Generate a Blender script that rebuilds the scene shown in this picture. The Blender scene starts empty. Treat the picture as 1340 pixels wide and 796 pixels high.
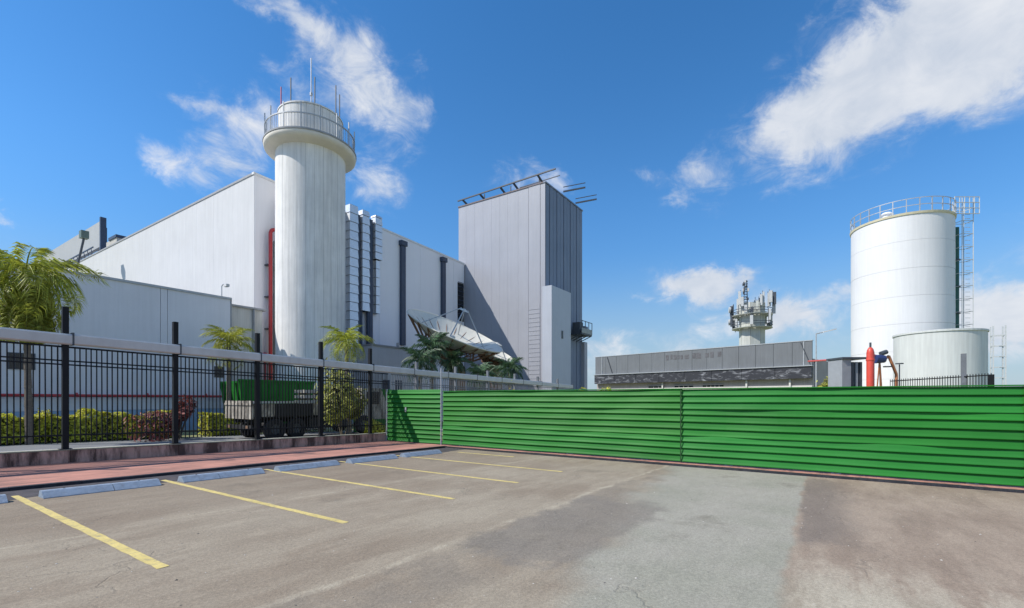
import bpy, math, random
from mathutils import Vector, Matrix
random.seed(7)
R = math.radians
scene = bpy.context.scene
col = scene.collection

# ------------------------------------------------------------------ camera
# World axes: x runs along the car park's fence (away), y runs along the bays (to the left), z up.
FPX, HOR, CAMH = 610.0, 521.0, 1.65
PHI = R(33.6)
FW = Vector((math.cos(PHI), math.sin(PHI), 0)); RT = Vector((math.sin(PHI), -math.cos(PHI), 0))
cam = bpy.data.cameras.new('camera'); cam_o = bpy.data.objects.new('camera', cam); col.objects.link(cam_o)
cam_o.location = (0, 0, CAMH); cam_o.rotation_euler = (R(90), 0, PHI - R(90))
cam.sensor_width = 36; cam.lens = FPX / 1340 * 36; cam.shift_y = (HOR - 398) / 1340
cam.clip_start = .1; cam.clip_end = 5000
scene.camera = cam_o

# ------------------------------------------------------------------ sky and sun
SUN_EL = R(46.5); SUN_H = Vector((-.751, .660, 0)).normalized()
SUN_DIR = Vector((SUN_H.x * math.cos(SUN_EL), SUN_H.y * math.cos(SUN_EL), math.sin(SUN_EL)))
world = bpy.data.worlds.new('World'); scene.world = world; world.use_nodes = True
wn, wl = world.node_tree.nodes, world.node_tree.links
wn.clear()
SKY_STRENGTH = .15
def build_world():
    def nd(t, **k):
        n = wn.new(t)
        for a, b in k.items(): setattr(n, a, b)
        return n
    def vm(op, a, b=None):
        n = nd('ShaderNodeVectorMath', operation=op)
        for i, q in enumerate((a, b)):
            if q is None: continue
            if isinstance(q, bpy.types.NodeSocket): wl.new(q, n.inputs[i])
            else: n.inputs[i].default_value = q
        return n.outputs['Value'] if op in ('LENGTH', 'DOT_PRODUCT') else n.outputs['Vector']
    def m(op, a, b=None, c=None, clamp=False):
        n = nd('ShaderNodeMath', operation=op); n.use_clamp = clamp
        for i, q in enumerate((a, b, c)):
            if q is None: continue
            if isinstance(q, bpy.types.NodeSocket): wl.new(q, n.inputs[i])
            else: n.inputs[i].default_value = q
        return n.outputs[0]
    out = nd('ShaderNodeOutputWorld'); bg = nd('ShaderNodeBackground')
    sky = nd('ShaderNodeTexSky', sky_type='NISHITA'); sky.sun_disc = False
    sky.sun_elevation = SUN_EL; sky.sun_rotation = math.atan2(SUN_H.x, SUN_H.y)
    sky.altitude = 700; sky.air_density = 1.0; sky.dust_density = .12; sky.ozone_density = 2.2
    d = nd('ShaderNodeTexCoord').outputs['Generated']
    dn = vm('NORMALIZE', d)
    def noise(scale, detail, rough, sc=(1, 1, 1), dist=0):
        v = vm('MULTIPLY', dn, sc)
        n = nd('ShaderNodeTexNoise'); wl.new(v, n.inputs['Vector'])
        n.inputs['Scale'].default_value = scale; n.inputs['Detail'].default_value = detail
        n.inputs['Roughness'].default_value = rough; n.inputs['Distortion'].default_value = dist
        return n.outputs['Fac'], n.outputs['Color']
    # warped direction so that cloud outlines are ragged
    _, wc = noise(9, 7, .62)
    warp = vm('MULTIPLY', vm('SUBTRACT', wc, (.5, .5, .5)), (.17, .17, .12))
    dw = vm('ADD', dn, warp)
    fine, _ = noise(13, 8, .66, (1, 1, 1.6), .6)
    def dirpx(px, py):
        return (FW + RT * ((px - 670) / FPX) + Vector((0, 0, (HOR - py) / FPX))).normalized()
    # each cloud bank: centre, half size, turn, weight
    banks = [(345, 10, 30, 14, 10, .5), (395, 30, 50, 20, 35, .6), (455, 75, 85, 34, 42, .66), (505, 130, 55, 36, 40, .5), (400, 115, 45, 30, 20, .55), (548, 82, 18, 10, 0, .45), (560, 130, 12, 18, 20, .4),
             (325, 190, 40, 48, -35, .72), (275, 222, 45, 20, 10, .6), (218, 208, 26, 20, 40, .62), (335, 150, 26, 22, 30, .45), (268, 138, 40, 12, 10, .5), (490, 243, 42, 30, 10, .95),
             (1235, 55, 185, 70, -20, 1.45), (1120, 110, 85, 42, -20, 1.0), (1320, 10, 110, 75, -20, 1.3), (1040, 160, 36, 18, -20, .5), (1045, 40, 42, 16, -30, .4),
             (912, 234, 30, 17, 20, .62), (832, 236, 22, 12, 20, .5), (893, 266, 18, 9, 0, .45), (690, 232, 38, 17, 10, .55), (738, 236, 26, 13, 10, .42),
             (895, 373, 42, 19, 3, 1.15), (950, 378, 46, 18, 3, 1.1), (825, 390, 22, 6, 0, .5), (1035, 412, 50, 20, 0, .95), (1000, 420, 60, 14, 0, .6), (1095, 380, 26, 12, 0, .7),
             (1305, 398, 75, 34, 14, 1.2), (1380, 420, 70, 30, 10, 1.0), (5, 275, 14, 7, 0, .7), (785, 445, 30, 20, 0, .7), (930, 440, 90, 16, 0, .55), (800, 480, 110, 20, 0, .7), (1180, 470, 160, 24, 0, .4),
             (-260, 150, 120, 50, 20, 1.1), (-500, 260, 110, 40, -10, 1.0), (1750, 150, 190, 70, -15, 1.2), (1700, 380, 120, 40, 5, 1.0), (700, -420, 160, 80, 25, .9), (-150, 440, 140, 30, 0, .6)]
    tot = None
    for (px, py, hw, hh, ang, wgt) in banks:
        c = dirpx(px, py)
        loc = FPX / c.dot(FW)                                   # pixels per radian near this direction
        side = c.cross(Vector((0, 0, 1))).normalized(); up = side.cross(c)
        ca, sa = math.cos(R(-ang)), math.sin(R(-ang))
        e1 = side * ca + up * sa; e2 = up * ca - side * sa
        k = FPX / max(.35, c.dot(FW))
        diff = vm('SUBTRACT', dw, tuple(c))
        x = m('MULTIPLY', vm('DOT_PRODUCT', diff, tuple(e1)), k / hw)
        y = m('MULTIPLY', vm('DOT_PRODUCT', diff, tuple(e2)), k / hh)
        r2 = m('MULTIPLY_ADD', x, x, m('MULTIPLY', y, y))
        g = m('MULTIPLY', m('EXPONENT', m('MULTIPLY', r2, -.75)), wgt)
        tot = g if tot is None else m('ADD', tot, g)
    # unseen clouds over the rest of the sky, thickened to brighten shaded walls
    gen, _ = noise(2.6, 5, .55, (1, 1, 2.4))
    away = m('SUBTRACT', .35, vm('DOT_PRODUCT', dn, tuple(FW)), clamp=True)
    tot = m('ADD', tot, m('MULTIPLY', m('MULTIPLY', m('SUBTRACT', gen, .45, clamp=True), 7.0), m('MULTIPLY', away, 2.0, clamp=True)))
    dens = m('ADD', m('MULTIPLY', tot, .95), m('MULTIPLY', m('SUBTRACT', fine, .5), 1.75))
    mr = nd('ShaderNodeMapRange', interpolation_type='SMOOTHERSTEP'); wl.new(dens, mr.inputs['Value'])
    mr.inputs['From Min'].default_value = .12; mr.inputs['From Max'].default_value = 1.45
    fac = m('MULTIPLY', mr.outputs[0], m('MULTIPLY', m('MULTIPLY', tot, 3.0, clamp=True), .95), clamp=True)
    # clouds: sunlit tops, greyer bases
    sep = nd('ShaderNodeSeparateXYZ'); wl.new(dn, sep.inputs[0])
    soft, _ = noise(6, 4, .55)
    crs = nd('ShaderNodeMapRange'); wl.new(m('ADD', m('MULTIPLY', soft, .75), m('MULTIPLY', fine, .35)), crs.inputs['Value'])
    crs.inputs['From Min'].default_value = .36; crs.inputs['From Max'].default_value = .70
    cm = nd('ShaderNodeMixRGB'); wl.new(crs.outputs[0], cm.inputs['Fac'])
    cm.inputs['Color1'].default_value = (1.85, 2.1, 2.5, 1); cm.inputs['Color2'].default_value = (3.05, 3.1, 3.2, 1)
    hs = nd('ShaderNodeHueSaturation'); wl.new(sky.outputs[0], hs.inputs['Color']); hs.inputs['Saturation'].default_value = 1.3; hs.inputs['Value'].default_value = .66
    hz = nd('ShaderNodeMapRange', interpolation_type='SMOOTHSTEP'); wl.new(sep.outputs[2], hz.inputs['Value']); hz.inputs['From Min'].default_value = -.02; hz.inputs['From Max'].default_value = .42; hz.inputs['To Min'].default_value = .58; hz.inputs['To Max'].default_value = 1.0
    hv = nd('ShaderNodeVectorMath', operation='SCALE'); wl.new(hs.outputs[0], hv.inputs[0]); wl.new(hz.outputs[0], hv.inputs['Scale'])
    hm = nd('ShaderNodeMapRange', interpolation_type='SMOOTHSTEP'); wl.new(sep.outputs[2], hm.inputs['Value']); hm.inputs['From Min'].default_value = -.02; hm.inputs['From Max'].default_value = .30; hm.inputs['To Min'].default_value = .85; hm.inputs['To Max'].default_value = 0
    hx = nd('ShaderNodeMixRGB'); wl.new(hm.outputs[0], hx.inputs['Fac']); wl.new(hv.outputs[0], hx.inputs['Color1']); hx.inputs['Color2'].default_value = (1.25, 1.72, 2.25, 1)
    mix = nd('ShaderNodeMixRGB'); wl.new(fac, mix.inputs['Fac']); wl.new(hx.outputs[0], mix.inputs['Color1']); wl.new(cm.outputs[0], mix.inputs['Color2'])
    wl.new(mix.outputs[0], bg.inputs['Color']); bg.inputs['Strength'].default_value = SKY_STRENGTH
    wl.new(bg.outputs[0], out.inputs['Surface'])
build_world()
sun = bpy.data.lights.new('sun', 'SUN'); sun.energy = 2.6; sun.angle = R(.53); sun.color = (1, .95, .875)
sun_o = bpy.data.objects.new('sun', sun); col.objects.link(sun_o)
sun_o.rotation_euler = SUN_DIR.to_track_quat('Z', 'Y').to_euler(); sun_o.location = (-20, 30, 60)
vs = scene.view_settings
vs.view_transform = 'Standard'; vs.look = 'None'; vs.exposure = .95; vs.gamma = 1; vs.use_curve_mapping = False

# ------------------------------------------------------------------ helpers: places
SL = .022
def g(x): return -SL * max(-60, min(x, 48))                     # the ground falls gently along the fence
def at(px, py, Y):                                              # the point seen at a pixel, at a given depth
    p = FW * Y + RT * ((px - 670) / FPX * Y); return Vector((p.x, p.y, CAMH + (HOR - py) / FPX * Y))
def on_y(px, py, y):                                            # ... on a wall y = const
    a = (px - 670) / FPX; return at(px, py, y / (FW.y + a * RT.y))
def on_x(px, py, x):
    a = (px - 670) / FPX; return at(px, py, x / (FW.x + a * RT.x))

# ------------------------------------------------------------------ helpers: materials
MATS = {}
def mat(name, c, rough=.7, var=.12, scale=3, metal=0, streak=0, bump=0, bscale=60, spec=.5, island=0, dirt=0, dirtcol=(.05, .045, .04), coat=0, trans=0, stretch=(1, 1, 1), dst=(1, 1, .5), dlo=.48, dhi=.72):
    if name in MATS: return MATS[name]
    m = bpy.data.materials.new(name); m.use_nodes = True; MATS[name] = m
    n, l = m.node_tree.nodes, m.node_tree.links
    b = n['Principled BSDF']; b.inputs['Roughness'].default_value = rough; b.inputs['Metallic'].default_value = metal
    b.inputs['Specular IOR Level'].default_value = spec
    if coat: b.inputs['Coat Weight'].default_value = coat; b.inputs['Coat Roughness'].default_value = .15
    geo = n.new('ShaderNodeNewGeometry')
    def mp(sc):
        v = n.new('ShaderNodeVectorMath'); v.operation = 'MULTIPLY'; l.new(geo.outputs['Position'], v.inputs[0]); v.inputs[1].default_value = sc; return v.outputs[0]
    def nz(vec, s, det=5, r=.6):
        t = n.new('ShaderNodeTexNoise'); l.new(vec, t.inputs['Vector']); t.inputs['Scale'].default_value = s; t.inputs['Detail'].default_value = det; t.inputs['Roughness'].default_value = r; return t.outputs['Fac']
    def mul(colsock, fac, lo, hi):
        r = n.new('ShaderNodeMapRange'); l.new(fac, r.inputs['Value']); r.inputs['From Min'].default_value = .3; r.inputs['From Max'].default_value = .7
        r.inputs['To Min'].default_value = lo; r.inputs['To Max'].default_value = hi
        x = n.new('ShaderNodeVectorMath'); x.operation = 'SCALE'; l.new(colsock, x.inputs[0]); l.new(r.outputs[0], x.inputs['Scale']); return x.outputs[0]
    rgb = n.new('ShaderNodeRGB'); rgb.outputs[0].default_value = (*c, 1); s = rgb.outputs[0]
    if var: s = mul(s, nz(mp(stretch), scale), 1 - var, 1 + var)
    if streak: s = mul(s, nz(mp((2.2, 2.2, .12)), 2.5, 6, .65), 1 - streak, 1 + streak * .6)
    if island: s = mul(s, geo.outputs['Random Per Island'], 1 - island * .75, 1 + island * .75)
    if dirt:
        f = nz(mp(dst), scale * 1.7, 7, .7)
        r = n.new('ShaderNodeMapRange'); l.new(f, r.inputs['Value']); r.inputs['From Min'].default_value = dlo; r.inputs['From Max'].default_value = dhi; r.inputs['To Max'].default_value = dirt
        mx = n.new('ShaderNodeMixRGB'); l.new(r.outputs[0], mx.inputs['Fac']); l.new(s, mx.inputs['Color1']); mx.inputs['Color2'].default_value = (*dirtcol, 1); s = mx.outputs[0]
    l.new(s, b.inputs['Base Color'])
    if bump:
        bp = n.new('ShaderNodeBump'); bp.inputs['Strength'].default_value = bump; bp.inputs['Distance'].default_value = .02
        l.new(nz(mp(stretch), bscale, 4), bp.inputs['Height']); l.new(bp.outputs[0], b.inputs['Normal'])
    if trans:
        t = n.new('ShaderNodeBsdfTranslucent'); l.new(s, t.inputs['Color']); ms = n.new('ShaderNodeMixShader'); ms.inputs[0].default_value = trans
        l.new(b.outputs[0], ms.inputs[1]); l.new(t.outputs[0], ms.inputs[2]); l.new(ms.outputs[0], n['Material Output'].inputs['Surface'])
    return m

# ------------------------------------------------------------------ helpers: meshes and objects
POS = {}                                                        # world translation of every object
class MB:
    def __init__(s): s.v, s.f = [], []
    def add(s, vs, fs):
        o = len(s.v); s.v += [tuple(p) for p in vs]; s.f += [tuple(i + o for i in q) for q in fs]; return s
    def box(s, x0, x1, y0, y1, z0, z1):
        return s.add([(x0, y0, z0), (x1, y0, z0), (x1, y1, z0), (x0, y1, z0), (x0, y0, z1), (x1, y0, z1), (x1, y1, z1), (x0, y1, z1)],
                     [(0, 3, 2, 1), (4, 5, 6, 7), (0, 1, 5, 4), (1, 2, 6, 5), (2, 3, 7, 6), (3, 0, 4, 7)])
    def slab(s, x0, x1, y0, y1, h0, h1, base=None):             # box that follows the sloping ground
        base = base or g
        a, b = base(x0), base(x1)
        return s.add([(x0, y0, a + h0), (x1, y0, b + h0), (x1, y1, b + h0), (x0, y1, a + h0), (x0, y0, a + h1), (x1, y0, b + h1), (x1, y1, b + h1), (x0, y1, a + h1)],
                     [(0, 3, 2, 1), (4, 5, 6, 7), (0, 1, 5, 4), (1, 2, 6, 5), (2, 3, 7, 6), (3, 0, 4, 7)])
    def tube(s, p, q, r, n=8, r2=None, cap=True):
        p, q = Vector(p), Vector(q); r2 = r if r2 is None else r2; d = (q - p).normalized()
        a = d.orthogonal().normalized(); b = d.cross(a)
        vs = [c + (a * math.cos(t) + b * math.sin(t)) * rr for c, rr in ((p, r), (q, r2)) for t in (2 * math.pi * i / n for i in range(n))]
        fs = [(i, (i + 1) % n, n + (i + 1) % n, n + i) for i in range(n)]
        if cap: fs += [tuple(range(n - 1, -1, -1)), tuple(range(n, 2 * n))]
        return s.add(vs, fs)
    def path(s, pts, r, n=8):
        for a, b in zip(pts, pts[1:]): s.tube(a, b, r, n)
        return s
    def bar(s, p, q, w, h):                                     # square bar between two points
        p, q = Vector(p), Vector(q); d = (q - p).normalized()
        a = d.cross(Vector((0, 0, 1)))
        a = a.normalized() if a.length > 1e-4 else Vector((1, 0, 0)); b = a.cross(d)
        vs = [c + a * (i * w / 2) + b * (j * h / 2) for c in (p, q) for i, j in ((-1, -1), (1, -1), (1, 1), (-1, 1))]
        return s.add(vs, [(3, 2, 1, 0), (4, 5, 6, 7), (0, 1, 5, 4), (1, 2, 6, 5), (2, 3, 7, 6), (3, 0, 4, 7)])
    def lathe(s, prof, c=(0, 0, 0), n=48, a0=0, a1=2 * math.pi):
        full = abs(a1 - a0 - 2 * math.pi) < 1e-6; k = n if full else n + 1
        vs = [(c[0] + r * math.cos(a0 + (a1 - a0) * i / n), c[1] + r * math.sin(a0 + (a1 - a0) * i / n), c[2] + z) for r, z in prof for i in range(k)]
        fs = [(j * k + i, j * k + (i + 1) % k, (j + 1) * k + (i + 1) % k, (j + 1) * k + i) for j in range(len(prof) - 1) for i in range(n)]
        return s.add(vs, fs)
    def mesh(s, name, smooth=False):
        me = bpy.data.meshes.new(name); me.from_pydata(s.v, [], s.f); me.update()
        if smooth:
            for p in me.polygons: p.use_smooth = True
        return me
    def build(s, name, m, parent=None, smooth=False, label=None, cat=None, group=None, kind=None):
        xs = [[p[i] for p in s.v] for i in range(3)]
        c = Vector(((min(xs[0]) + max(xs[0])) / 2, (min(xs[1]) + max(xs[1])) / 2, min(xs[2])))
        s.v = [(p[0] - c.x, p[1] - c.y, p[2] - c.z) for p in s.v]
        return put(s.mesh(name, smooth), name, m, c, parent, label=label, cat=cat, group=group, kind=kind)
def tag(o, label=None, cat=None, group=None, kind=None):
    if label: o['label'] = label
    if cat: o['category'] = cat
    if group: o['group'] = group
    if kind: o['kind'] = kind
    return o
def put(me, name, m, loc, parent=None, rot=(0, 0, 0), scl=(1, 1, 1), **k):
    o = bpy.data.objects.new(name, me); col.objects.link(o)
    if m and not me.materials: me.materials.append(m)
    loc = Vector(loc); POS[o.name] = loc
    o.rotation_euler = rot; o.scale = scl
    if parent: o.parent = parent; o.location = loc - POS[parent.name]
    else: o.location = loc
    return tag(o, **k)
def root(name, loc, label, cat, group=None):
    o = bpy.data.objects.new(name, None); col.objects.link(o); o.location = loc; POS[o.name] = Vector(loc); o.empty_display_size = .3
    return tag(o, label, cat, group)
_boxes = {}
def boxm(dx, dy, dz, m, name='panel'):
    k = (round(dx, 3), round(dy, 3), round(dz, 3), m.name)
    if k not in _boxes:
        me = MB().box(-dx / 2, dx / 2, -dy / 2, dy / 2, 0, dz).mesh(name); me.materials.append(m); _boxes[k] = me
    return _boxes[k]
def pbox(name, x0, x1, y0, y1, z0, z1, m, parent=None, **k):    # a box part that shares its mesh with equal boxes
    return put(boxm(x1 - x0, y1 - y0, z1 - z0, m, name), name, m, ((x0 + x1) / 2, (y0 + y1) / 2, z0), parent, **k)
ORD = ['first', 'second', 'third', 'fourth', 'fifth', 'sixth', 'seventh', 'eighth', 'ninth', 'tenth']

# ------------------------------------------------------------------ materials
M_black = mat('black_fence_paint', (.010, .011, .014), .6, .2, 4, spec=.25)
M_white = mat('white_wall_paint', (.60, .60, .60), .75, .04, .35, streak=.07)
M_whited = mat('white_wall_joint', (.33, .34, .36), .85, .1)
M_hall = mat('hall_white_cladding', (.74, .75, .77), .6, .03, .4, streak=.05)
M_hallfill = mat('hall_cladding_painted_fill', (.84, .84, .88), .6, .02, .5, streak=.02)  # same white paint as the sunlit side; shaded wall brightened in colour for fill
M_bluelow = mat('low_building_wall', (.74, .74, .78), .7, .04, .5, streak=.05)
M_skirt = mat('blue_skirting_paint', (.33, .47, .64), .6, .06)
M_conc = mat('tower_concrete', (.76, .745, .72), .85, .06, .8, streak=.16, bump=.15, bscale=25)
M_soffit = mat('cream_soffit', (.74, .69, .60), .8, .08, 1)
M_greyclad = mat('grey_metal_cladding', (.36, .37, .41), .45, .04, .4, streak=.05, spec=.5)
M_shadeclad = mat('shaded_grey_cladding', (.17, .205, .28), .5, .08, .4, streak=.1)  # shade of the tower's flank put into the colour of its grey cladding
M_joint = mat('panel_joint', (.16, .17, .20), .8, .1)
M_silver = mat('galvanised_duct', (.76, .78, .80), .38, .1, 5, metal=.45, stretch=(1, 1, 3))
M_navy = mat('dark_blue_metal', (.045, .065, .11), .5, .15)
M_darkglass = mat('dark_opening', (.015, .017, .02), .25, .2)
M_red = mat('red_pipe_paint', (.42, .035, .04), .45, .15, 4)
M_redtank = mat('red_cylinder_paint', (.62, .07, .045), .4, .1, 3)
M_green = None
M_galv = mat('galvanised_steel', (.42, .44, .46), .5, .12, 5, metal=.3)
M_steel = mat('dark_steel', (.06, .07, .085), .5, .2)
M_bark = mat('palm_trunk', (.16, .13, .10), .9, .25, 8, bump=.4, bscale=20, stretch=(1, 1, 4))
M_frond = mat('palm_leaf', (.37, .40, .055), .55, .25, 1.2, island=.5, trans=.35)
M_frondy = mat('yellowing_palm_leaf', (.36, .37, .05), .55, .25, 1.2, island=.5, trans=.35)
M_frondd = mat('dark_palm_leaf', (.06, .12, .055), .5, .3, 1.2, island=.6, trans=.2)
M_hedge = mat('hedge_leaf', (.50, .49, .05), .6, .3, 1.5, island=.6, trans=.3)
M_bush = mat('bush_leaf', (.30, .31, .06), .6, .3, 1.5, island=.7, trans=.3)
M_redleaf = mat('red_leaf', (.20, .06, .05), .6, .3, 1.5, island=.8, trans=.2)
M_tank = mat('tank_white_paint', (.74, .74, .74), .5, .03, .3, streak=.05)
M_tank2 = mat('small_tank_paint', (.60, .62, .595), .6, .05, .4, streak=.12)
M_cream = mat('cream_rim_paint', (.66, .60, .42), .6, .1)
M_dish = mat('dish_white_paint', (.66, .64, .56), .55, .08, 1, streak=.05)
M_brown = mat('rusty_truss', (.22, .13, .08), .75, .25, 3)

# ------------------------------------------------------------------ ground
def lot_material():
    m = bpy.data.materials.new('weathered_asphalt'); m.use_nodes = True
    n, l = m.node_tree.nodes, m.node_tree.links; b = n['Principled BSDF']
    geo = n.new('ShaderNodeNewGeometry'); sep = n.new('ShaderNodeSeparateXYZ'); l.new(geo.outputs['Position'], sep.inputs[0])
    def nz(s, det=5, r=.6, sc=(1, 1, 1), off=(0, 0, 0)):
        v = n.new('ShaderNodeVectorMath'); v.operation = 'MULTIPLY_ADD'; l.new(geo.outputs['Position'], v.inputs[0]); v.inputs[1].default_value = sc; v.inputs[2].default_value = off
        t = n.new('ShaderNodeTexNoise'); l.new(v.outputs[0], t.inputs['Vector']); t.inputs['Scale'].default_value = s; t.inputs['Detail'].default_value = det; t.inputs['Roughness'].default_value = r
        return t.outputs['Fac']
    def mm(op, a, b_=None, c=None):
        q = n.new('ShaderNodeMath'); q.operation = op
        for i, s in enumerate((a, b_, c)):
            if s is None: continue
            if isinstance(s, bpy.types.NodeSocket): l.new(s, q.inputs[i])
            else: q.inputs[i].default_value = s
        return q.outputs[0]
    def ss(v, a, b_, lo=0, hi=1):
        r = n.new('ShaderNodeMapRange'); r.interpolation_type = 'SMOOTHSTEP'; l.new(v, r.inputs['Value'])
        for k, q in zip(('From Min', 'From Max', 'To Min', 'To Max'), (a, b_, lo, hi)): r.inputs[k].default_value = q
        return r.outputs[0]
    def mixc(f, a, b_):
        x = n.new('ShaderNodeMixRGB')
        for i, s in zip((0, 1, 2), (f, a, b_)):
            if isinstance(s, bpy.types.NodeSocket): l.new(s, x.inputs[i])
            elif i == 0: x.inputs[0].default_value = s
            else: x.inputs[i].default_value = (*s, 1)
        return x.outputs[0]
    X, Y = sep.outputs[0], sep.outputs[1]
    def band(v, a, b_, sa, sb): return mm('MULTIPLY', ss(v, a - sa, a + sa), ss(v, b_ - sb, b_ + sb, 1, 0))
    big = nz(.35, 4, .55); mid = nz(1.3, 6, .62, off=(9, 3, 0)); wear = nz(.9, 7, .68, (.45, 1.6, 1), (4, 8, 0)); fine = nz(34, 3, .6); grit = nz(150, 2, .6)
    yd = mm('ADD', Y, mm('MULTIPLY', mm('SUBTRACT', mid, .5), 1.1))
    yd2 = mm('ADD', Y, mm('MULTIPLY', mm('SUBTRACT', nz(.7, 5, .6, off=(1, 1, 0)), .5), .7))
    c = mixc(ss(big, .35, .65), (0.283, 0.231, 0.173), (0.341, 0.292, 0.224))
    c = mixc(mm('MULTIPLY', ss(wear, .42, .60), .5), c, (0.419, 0.366, 0.282))
    c = mixc(mm('MULTIPLY', band(yd, 7.9, 11.3, .5, .3), .5), c, (0.244, 0.194, 0.144))                       # browner ground in the bays
    c = mixc(mm('MULTIPLY', band(yd2, 2.7, 3.65, .25, .1), mm('MULTIPLY', ss(mid, .35, .6), .75)), c, (0.254, 0.220, 0.176))
    patch_y = mm('ADD', mm('MULTIPLY', Y, 1.0), mm('MULTIPLY', mm('SUBTRACT', nz(.8, 5, .6, off=(7, 2, 0)), .5), 1.4))
    patch_y = mm('ADD', patch_y, mm('MULTIPLY', mm('SUBTRACT', X, 6.0), -.17))
    patch = mm('MULTIPLY', ss(mm('ADD', Y, mm('MULTIPLY', mm('SUBTRACT', nz(1.2, 5, .6), .5), .30)), .24, .36), ss(patch_y, 2.0, 2.75, 1, 0))
    patch = mm('MULTIPLY', patch, ss(X, 1.0, 3.0))
    c = mixc(mm('MULTIPLY', patch, .92), c, mixc(ss(nz(.5, 5, .6), .35, .65), (0.325, 0.322, 0.262), (0.385, 0.368, 0.312)))    # pale concrete infill
    right = mm('MULTIPLY', ss(mm('ADD', Y, mm('MULTIPLY', mm('SUBTRACT', nz(1.2, 5, .6), .5), .30)), .24, .36, 1, 0), ss(mm('ADD', X, mm('MULTIPLY', mid, 2.2)), 6.0, 6.9))
    c = mixc(mm('MULTIPLY', right, .95), c, mixc(ss(wear, .35, .65), (0.292, 0.226, 0.173), (0.390, 0.311, 0.240)))
    low = mm('MULTIPLY', ss(Y, .15, .4, 1, 0), ss(wear, .44, .6))
    c = mixc(mm('MULTIPLY', mm('MULTIPLY', low, ss(X, 4.5, 7.2, 1, 0)), .8), c, (0.497, 0.453, 0.360))
    for y0, w, k in ((3.72, .05, .5), (7.62, .03, .42)):                                                  # pale joints along the paving strips
        yy = mm('ADD', Y, mm('MULTIPLY', mm('SUBTRACT', nz(.5, 5, .6, off=(y0, 0, 0)), .5), .55))
        c = mixc(mm('MULTIPLY', band(yy, y0 - w, y0 + w, .05, .05), mm('MULTIPLY', ss(nz(2.2, 6, .7, (.6, 1, 1), (y0, 3, 0)), .40, .60), k)), c, (0.585, 0.527, 0.408))
    edge = nz(1.1, 6, .65, off=(5, 5, 0)); xd = mm('ADD', X, mm('MULTIPLY', mm('SUBTRACT', edge, .5), 2.6)); ye = mm('ADD', Y, mm('MULTIPLY', mm('SUBTRACT', edge, .5), 1.0))
    dark = mm('MULTIPLY', band(xd, 4.3, 8.0, .2, .25), band(ye, 2.15, 3.62, .12, .1))
    c = mixc(mm('MULTIPLY', dark, .7), c, (.228, .205, .176))                                              # an old darker repair
    rim = mm('MULTIPLY', band(mm('ADD', Y, mm('MULTIPLY', mm('SUBTRACT', edge, .5), .5)), -.35, .28, .3, .05), band(xd, 6.8, 13.2, .4, .5))
    c = mixc(mm('MULTIPLY', rim, .6), c, (.185, .160, .140))
    st = nz(.55, 6, .7, off=(31, 5, 0))
    c = mixc(mm('MULTIPLY', ss(st, .56, .72), .5), c, (0.166, 0.144, 0.112))                                   # old oil and tyre stains
    vor = n.new('ShaderNodeTexVoronoi'); vor.feature = 'DISTANCE_TO_EDGE'; vor.inputs['Scale'].default_value = .42
    vv = n.new('ShaderNodeVectorMath'); vv.operation = 'ADD'; l.new(geo.outputs['Position'], vv.inputs[0])
    tn = n.new('ShaderNodeTexNoise'); tn.inputs['Scale'].default_value = 1.7; tn.inputs['Detail'].default_value = 6; l.new(geo.outputs['Position'], tn.inputs['Vector'])
    l.new(tn.outputs['Color'], vv.inputs[1]); l.new(vv.outputs[0], vor.inputs['Vector'])
    crack = mm('MULTIPLY', ss(vor.outputs['Distance'], .0, .009, 1, 0), ss(nz(.4, 3, .5, off=(2, 2, 0)), .5, .6))
    c = mixc(mm('MULTIPLY', crack, .22), c, (0.137, 0.120, 0.096))
    gr = mm('MULTIPLY', ss(fine, .3, .7, .88, 1.12), ss(nz(6, 5, .7, (.5, 1.3, 1), (3, 9, 0)), .3, .7, .95, 1.05)); gr2 = ss(grit, .3, .7, .78, 1.22)
    x = n.new('ShaderNodeVectorMath'); x.operation = 'SCALE'; l.new(c, x.inputs[0]); l.new(mm('MULTIPLY', gr, gr2), x.inputs['Scale'])
    sc2 = n.new('ShaderNodeVectorMath'); sc2.operation = 'MULTIPLY'; l.new(x.outputs[0], sc2.inputs[0]); sc2.inputs[1].default_value = (.885, .87, .845)
    l.new(sc2.outputs[0], b.inputs['Base Color']); b.inputs['Roughness'].default_value = .9; b.inputs['Specular IOR Level'].default_value = .3
    bp = n.new('ShaderNodeBump'); bp.inputs['Strength'].default_value = .5; bp.inputs['Distance'].default_value = .012
    l.new(mm('SUBTRACT', mm('ADD', mm('MULTIPLY', grit, .5), fine), crack), bp.inputs['Height']); l.new(bp.outputs[0], b.inputs['Normal'])
    return m
M_earth = mat('grass_and_earth', (.24, .25, .11), .95, .3, 1.2, bump=.5, bscale=15, dirt=.5, dirtcol=(.26, .23, .17))
M_paving = mat('red_painted_concrete', (.47, .22, .165), .85, .18, 1.3, bump=.25, bscale=40, dirt=.7, dirtcol=(.19, .11, .09), dst=(.35, 2.2, 1), dlo=.45, dhi=.62)
M_kerb = mat('black_painted_kerb', (.016, .018, .026), .7, .4, 6, dirt=.35, dirtcol=(.10, .10, .11))
M_wallst = mat('stained_pink_concrete', (.52, .33, .27), .9, .15, 2, streak=.0, dirt=.92, dirtcol=(.065, .035, .028), bump=.3, bscale=20, stretch=(1, 1, .35), dst=(.75, .75, .14), dlo=.42, dhi=.56)
M_road = mat('service_road_asphalt', (.17, .175, .18), .9, .12, 1)
M_yellow = mat('yellow_road_paint', (.62, .49, .17), .75, .14, 3, dirt=.75, dirtcol=(.27, .235, .17), bump=.2, dst=(3, 3, 1), dlo=.5, dhi=.66)
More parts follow.
